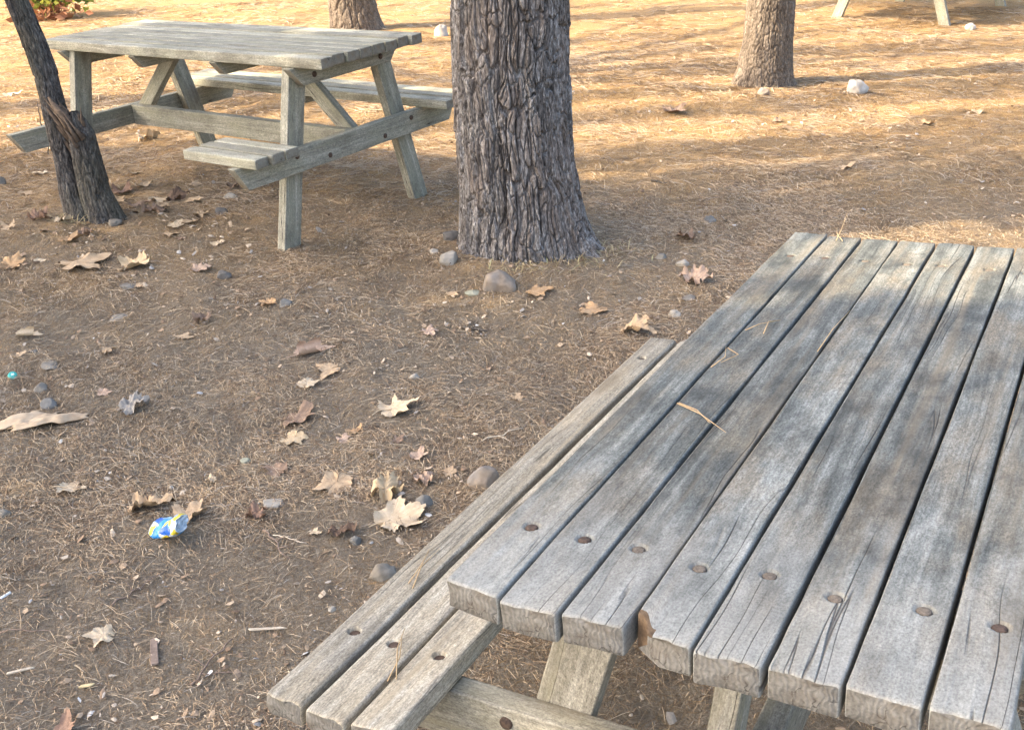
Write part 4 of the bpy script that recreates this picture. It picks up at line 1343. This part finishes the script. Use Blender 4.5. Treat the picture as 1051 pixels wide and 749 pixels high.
# --- twigs, chips and a cigarette end
TWIGMAT = {'pale': two_tone('pale_splinter', (.42, .34, .25), (.66, .57, .45), 60), 'dark': two_tone('dark_wood', (.05, .042, .036), (.14, .12, .10), 60, .9, .6),
           'yellow': two_tone('yellow_wood', (.50, .38, .2), (.68, .55, .33), 60), 'brown': two_tone('twig_bark', (.12, .085, .065), (.28, .21, .165), 60),
           'white': two_tone('cigarette_paper', (.70, .70, .68), (.82, .82, .80), 40)}
for k_, (ax, ay, bx, by, wd, tone, label) in enumerate(TWIGS):
    rs = np.random.default_rng(400 + k_)
    mb = MB()
    a = np.array([ax, ay, float(ground_z(ax, ay))]); b = np.array([bx, by, float(ground_z(bx, by))])
    if 'stem' in label:
        pts = [a + np.array([.004 * rs.normal(), .004 * rs.normal(), z]) + np.array([-.03 * z, 0, 0]) for z in np.linspace(-.03, .30, 9)]
        tube(mb, pts, np.linspace(.004, .0018, 9), 6, 0, k_, .4)
        for z in (.09, .16, .22):
            tube(mb, [a + np.array([-.03 * z, 0, z]), a + np.array([.02 * rs.choice([-1, 1]), .01, z + .03])], [.0018, .0006], 5)
        name, cat = 'dry_plant', 'dry plant'
    elif 'chip' in label or 'splinter' in label:
        L = np.linalg.norm(b - a)
        plank(mb, L, max(wd, .008), max(.004, wd * .35), 12, .0012, .0015, 0, 0, k_, frame_m(a + np.array([0, 0, .006]), b - a, np.cross([0, 0, 1.0], b - a)), 0, 0, rs.normal(0, .01), rs.normal(0, .01))
        name, cat = 'wood_chip', 'wood chip'
    else:
        n = 9
        side = np.cross([0, 0, 1.0], b - a)
        pts = [a + (b - a) * u + side * (.10 * (rs.random() - .5)) * (0 < u < 1) + np.array([0, 0, .005 + .004 * rs.random()]) for u in np.linspace(0, 1, n)]
        if 'cigarette' in label:
            pts = [a + (b - a) * u + np.array([0, 0, .004]) for u in np.linspace(0, 1, n)]
            tube(mb, pts, .0038, 10)
            name, cat = 'cigarette_end', 'cigarette end'
        else:
            r = max(wd / 2, .0012)
            tube(mb, pts, np.linspace(r, r * .5, n), 7, 0, k_, .4)
            for q in range(2):
                p = pts[3 + 2 * q]; e = p + side * rs.uniform(-.35, .35) + (b - a) * .12
                e[2] = float(ground_z(e[0], e[1])) + .006
                tube(mb, [p, (p + e) / 2 + np.array([0, 0, .003]), e], [r * .6, r * .5, r * .25], 6, 0, q, .4)
            name, cat = 'twig', 'twig'
    o = mb.build(name, TWIGMAT[tone])
    c = Vector(((ax + bx) / 2, (ay + by) / 2, float(a[2])))
    o.data.transform(Matrix.Translation(-c)); o.location = c
    tag(o, label, cat, 'twigs and wood chips on the ground' if cat in ('twig', 'wood chip') else None)

# --- torn strips of peach coloured bark at the left edge
M_PEACH = two_tone('peach_bark', (.36, .255, .165), (.55, .425, .29), 26, .8, .4)
def bark_strip(p0, p1, w, seed, label, lift):
    rs = np.random.default_rng(seed)
    p0 = np.array([*p0, float(ground_z(*p0))]); p1 = np.array([*p1, float(ground_z(*p1))])
    d = p1 - p0; L = np.linalg.norm(d)
    nu, nv = 40, 10
    u = np.linspace(0, 1, nu)[:, None]; v = np.linspace(-1, 1, nv)[None, :]
    prof = w * (.35 + .65 * np.sin(np.pi * np.clip(u * .92 + .05, 0, 1)) ** .6) * (1 + .28 * noise(u * 9, np.sign(v), 0, seed))
    X = u * L + .012 * noise(v * 4, u * 0, 0, seed + 1) * (np.abs(u - .5) > .45); Yy = v * prof / 2
    Zt = lift * (1 - v ** 2) * .8 + .006 * noise(u * 6, v * 2, 0, seed + 2) + .012 * np.sin(u * 3.1) + .004
    Vt = np.stack([X + 0 * v, Yy, Zt], 2).reshape(-1, 3); Vb = Vt - np.array([0, 0, .0022])
    i = np.arange(nu - 1)[:, None] * nv; j = np.arange(nv - 1)[None, :]
    Ft = np.stack([i + j, i + nv + j, i + nv + j + 1, i + j + 1], 2).reshape(-1, 4)
    n = nu * nv
    edge = list(range(0, nv)) + [k * nv + nv - 1 for k in range(1, nu)] + [(nu - 1) * nv + k for k in range(nv - 2, -1, -1)] + [k * nv for k in range(nu - 2, 0, -1)]
    Fe = np.array([[edge[k], edge[(k + 1) % len(edge)], edge[(k + 1) % len(edge)] + n, edge[k] + n] for k in range(len(edge))])
    me = mesh_from('bark_strip', np.concatenate([Vt, Vb]), [Ft, Ft[:, ::-1] + n, Fe], M_PEACH)
    o = link('bark_strip', me, None, p0)
    o.rotation_euler = (0, 0, math.atan2(d[1], d[0]))
    tag(o, label, 'bark', 'torn bark strips at the left edge')
bark_strip((-1.60, 2.965), (-1.41, 3.035), .075, 3, 'broad torn strip of peach bark, the upper one of two at the left edge', .010)
bark_strip((-1.525, 2.945), (-1.325, 3.03), .05, 5, 'slimmer torn strip of peach bark, the lower right one of the two', .012)

# --- bottle cap
def bottle_cap():
    mb = MB()
    n = 42
    V, F = [], []
    for rr, z, cr in ((.0, .0062, 0), (.0105, .0062, 0), (.0130, .0050, 0), (.0140, .0020, 1), (.0152, .0, 1)):
        for k in range(n):
            th = 2 * math.pi * k / n
            q = rr * (1 + (.05 * math.cos(th * 21) if cr else 0))
            V.append((q * math.cos(th), q * math.sin(th), z))
    for i in range(4):
        for k in range(n):
            F.append([i * n + k, (i + 1) * n + k, (i + 1) * n + (k + 1) % n, i * n + (k + 1) % n])
    mb.add(V, F, 0)
    V2, F2 = [], []
    o = mb.build('bottle_cap', two_tone('teal_cap', (.03, .32, .28), (.08, .45, .40), 300, .4, .05), None)
    # a pale raised star on its face
    st = MB(); V = [(0, 0, .0066)]
    for k in range(12):
        r = .0075 if k % 2 == 0 else .0035
        V.append((r * math.cos(k * math.pi / 6), r * math.sin(k * math.pi / 6), .0064))
    st.add(V, [[0, 1 + k, 1 + (k + 1) % 12] for k in range(12)], 0)
    st.build('emblem', two_tone('cap_print', (.55, .72, .68), (.62, .78, .74), 300, .5, .02), o)
    o.location = (-1.658, 3.30, float(ground_z(-1.658, 3.30)) + .006)
    o.rotation_euler = (.5, .1, .4)
    tag(o, 'small teal bottle cap lying at the left edge below a grey stone', 'bottle cap')
bottle_cap()

# --- crushed drink can, blue, yellow and white
def crushed_can():
    t = NT('printed_can')
    co = t.coord('UV')
    wv = t.vadd(co, t.map(t.comb(t.noise(t.map(co, (3, 3, 3)), 1, 2), t.noise(t.map(co, (3, 3, 3), (5, 5, 5)), 1, 2), 0.0), (.25, .25, 0)))
    cell = t.voro(t.map(wv, (2.6, 3.2, 1), (.3, .5, 0)), 1, 'F1', 'Color')
    sp = t.n('ShaderNodeSeparateColor'); t.set(sp.inputs[0], cell)
    pick = t.n('ShaderNodeValToRGB'); t.set(pick.inputs[0], sp.outputs[0])
    e = pick.color_ramp.elements; pick.color_ramp.interpolation = 'CONSTANT'
    cols = [(0, (.012, .10, .42)), (.20, (.03, .24, .58)), (.36, (.54, .58, .60)), (.46, (.60, .47, .03)), (.78, (.01, .09, .42)), (.84, (.22, .38, .54)), (.93, (.50, .54, .56))]
    while len(e) < len(cols): e.new(.5)
    for k, (p, c) in zip(e, cols):
        k.position = p; k.color = (*c, 1)
    t.done(pick.outputs[0], .32, t.bump(t.noise(co, 8, 4), .4, .004))
    t.bsdf.inputs['Specular IOR Level'].default_value = .5
    alu = NT('can_aluminium'); alu.done((.42, .50, .56), .35); alu.bsdf.inputs['Metallic'].default_value = .35
    root = empty('crushed_can', (-.892, 2.392, float(ground_z(-.892, 2.392))))
    tag(root, 'crushed blue, yellow and white drink can lying in front of a tan leaf', 'can')
    n, k = 44, 64
    u = np.linspace(0, 1, n)[:, None]; th = np.linspace(0, 2 * np.pi, k, endpoint=False)[None, :]
    L, R = .105, .031
    prof = R * np.interp(u, [0, .04, .10, .90, .96, 1], [.80, .90, 1, 1, .90, .80])
    ct, s_ = np.cos(th), np.sin(th)
    crump = .05 * fbm(u * 7, ct * 1.6, s_ * 1.6, 5, 3) + .12 * noise(u * 4, ct * 1.2, s_ * 1.2, 15)
    crump = crump - .20 * np.exp(-((u - .55) / .13) ** 2) * np.clip(s_ * .8 + .3, 0, 1) - .22 * np.exp(-((u - .25) / .08) ** 2) * np.clip(-ct * .6 + s_ * .6, 0, 1)
    ends = np.clip(np.minimum(u, 1 - u) / .10, 0.15, 1)
    r = prof * (1 + crump * ends)
    X = (u - .5) * L + .006 * noise(ct * 2, s_ * 2, u * 3, 25)
    Yv_ = r * ct * 1.05; Zv = r * s_ * .62
    bend = .25
    Zv = Zv + bend * ((u - .5) * L) ** 2 * 6
    V = np.stack([X + 0 * Yv_, Yv_, Zv], 2).reshape(-1, 3)
    i = np.arange(n - 1)[:, None] * k; j = np.arange(k)[None, :]; j2 = (j + 1) % k
    F = np.stack([i + j, i + j2, i + k + j2, i + k + j], 2).reshape(-1, 4)
    uu = np.stack([np.broadcast_to(u, (n, k)), np.broadcast_to(th / (2 * np.pi) * 2, (n, k))], 2).reshape(-1, 2)
    uu = uu * np.array([1.5, 1.0])
    uv = uu[F.ravel()]
    b = link('can_body', mesh_from('can_body', V, F, t.m, None, uv), root)
    M = Matrix.Rotation(math.radians(-30), 4, 'Z') @ Matrix.Rotation(math.radians(-24), 4, 'Y') @ Matrix.Rotation(math.radians(22), 4, 'X')
    ML = Matrix.Translation((0, 0, .033)) @ M
    b.matrix_local = ML
    for e_, nm in ((1, 'can_lid'), (-1, 'can_base')):
        q = V.reshape(n, k, 3)[-1 if e_ > 0 else 0]
        c = q.mean(0)
        rings = []
        for f_, dx in ((1.0, 0), (1.03, .0025), (.93, .002), (.86, -.003), (.5, -.0035), (.3, -.003)):
            rr = c + (q - c) * f_; rr[:, 0] += e_ * dx
            rings.append(rr)
        VV = np.concatenate(rings + [[c + np.array([-.003 * e_, 0, 0])]])
        FF = [[a_ * k + j_, a_ * k + (j_ + 1) % k, (a_ + 1) * k + (j_ + 1) % k, (a_ + 1) * k + j_] for a_ in range(5) for j_ in range(k)]
        tri = [[5 * k + j_, 5 * k + (j_ + 1) % k, 6 * k] for j_ in range(k)]
        o = link(nm, mesh_from(nm, VV, [np.array(FF), np.array(tri)], alu.m), root)
        o.matrix_local = ML
    # pull tab
    mb = MB(); c = V.reshape(n, k, 3)[-1].mean(0)
    tube(mb, [c + np.array([.001, .011 * math.cos(a), .006 * math.sin(a)]) for a in np.linspace(0, 6.28, 14)], .0015, 6)
    tb = mb.build('pull_tab', MATS['can_aluminium'], root); tb.matrix_local = ML
crushed_can()

# --- pine needles fallen on the near table
M_STRAW = two_tone('straw_needle', (.34, .23, .12), (.52, .38, .22), 60)
def fallen(p, label):
    mb = MB()
    for q in p:
        q = [np.array(v) for v in q]
        tube(mb, q, [.0011, .001, .0005] if len(q) == 3 else [.0011, .0006], 5)
    o = mb.build('pine_needle', M_STRAW)
    c = Vector(p[0][0]); o.data.transform(Matrix.Translation(-c)); o.location = c
    tag(o, label, 'pine needles', 'fallen needles on the near table')
c, U, Yv = table_frame(-.09874, 1.13906, -.13306, 60.770, -.00998, .06517, 1.62534, .08324 * 8, True)
NRM = np.cross(U, Yv); NRM /= np.linalg.norm(NRM)
o0 = c - U * 1.62534 / 2 + Yv * .08324 * 4
def tp(u, v, z=.7525):
    return o0 + U * u - Yv * v + NRM * z
fallen([[tp(.602, .089), tp(.57, .14, .756), tp(.526, .198)], [tp(.604, .092), tp(.585, .13, .754), tp(.548, .165)]], 'pair of straw-coloured needles across the second and third boards of the near tabletop')
fallen([[tp(.765, .091), tp(.80, .105, .76), tp(.865, .085)], [tp(.86, .09), tp(.83, .12, .755), tp(.79, .10)]], 'looped pale needles in the first gap of the near tabletop')
fallen([[tp(.957, .093), tp(.99, .11, .755), tp(1.027, .139)], [tp(.95, .13), tp(1.0, .125, .758), tp(1.03, .14)]], 'reddish needles on the second board, middle of the near tabletop')
fallen([[tp(1.58, .115), tp(1.62, .118, .77), tp(1.66, .121, .80)], [tp(1.58, .13), tp(1.61, .11, .76), tp(1.645, .10, .765)]], 'upright needles stuck at the sunlit far end of the near tabletop')
fallen([[tp(.9, .245, .75), tp(1.0, .247, .756), tp(1.12, .252, .752)]], 'long needle lying in the third gap of the near tabletop')
fallen([[tp(.36, -.32, .435), tp(.42, -.34, .439), tp(.49, -.345, .435)], [tp(.37, -.335, .435), tp(.43, -.345, .438), tp(.48, -.362, .435)]], 'straw needles lying on the outer board of the near bench')
fallen([[tp(.14, -.205, .435), tp(.19, -.235, .45), tp(.25, -.262, .44)], [tp(.13, -.215, .435), tp(.18, -.225, .442), tp(.23, -.255, .436)]], 'straw needles crossing the bolts of the near bench')

# --- shrub at the top left corner
def shrub():
    rs = np.random.default_rng(14)
    b = np.array([-5.0, 12.55, 0.0])
    root = empty('shrub', b)
    tag(root, 'small leafy shrub with green and yellow leaves at the top left corner', 'shrub')
    mb = MB(); P = []
    for k in range(26):
        a = rs.uniform(0, 6.28); r = rs.uniform(.1, .42); h = rs.uniform(.12, .75)
        e = np.array([r * math.cos(a), r * math.sin(a), h])
        tube(mb, [(0, 0, -.02), e * .5 + np.array([0, 0, .06]), e], [.012, .007, .003], 6, 0, k)
        P.append(e + rs.normal(size=(34, 3)) * np.array([.11, .11, .09]))
    mb.build('stems', M_LIMB, root)
    P = np.concatenate(P); P[:, 2] = np.maximum(P[:, 2], .03)
    V, F = leaf_quads(P, .09, .55, rs)
    link('foliage', mesh_from('foliage', V, F, leaf_mat('shrub_leaf', (.06, .13, .03), (.42, .42, .08), .3), smooth=False), root)
    # reddish dead leaves caught at its foot
    P = np.stack([rs.normal(.12, .16, 130), rs.normal(-.28, .10, 130), np.abs(rs.normal(.06, .06, 130))], 1)
    V, F = leaf_quads(P, .09, .6, rs)
    link('dead_leaves', mesh_from('dead_leaves', V, F, leaf_mat('shrub_dead_leaf', (.25, .10, .05), (.48, .24, .12), .1), smooth=False), root)
shrub()
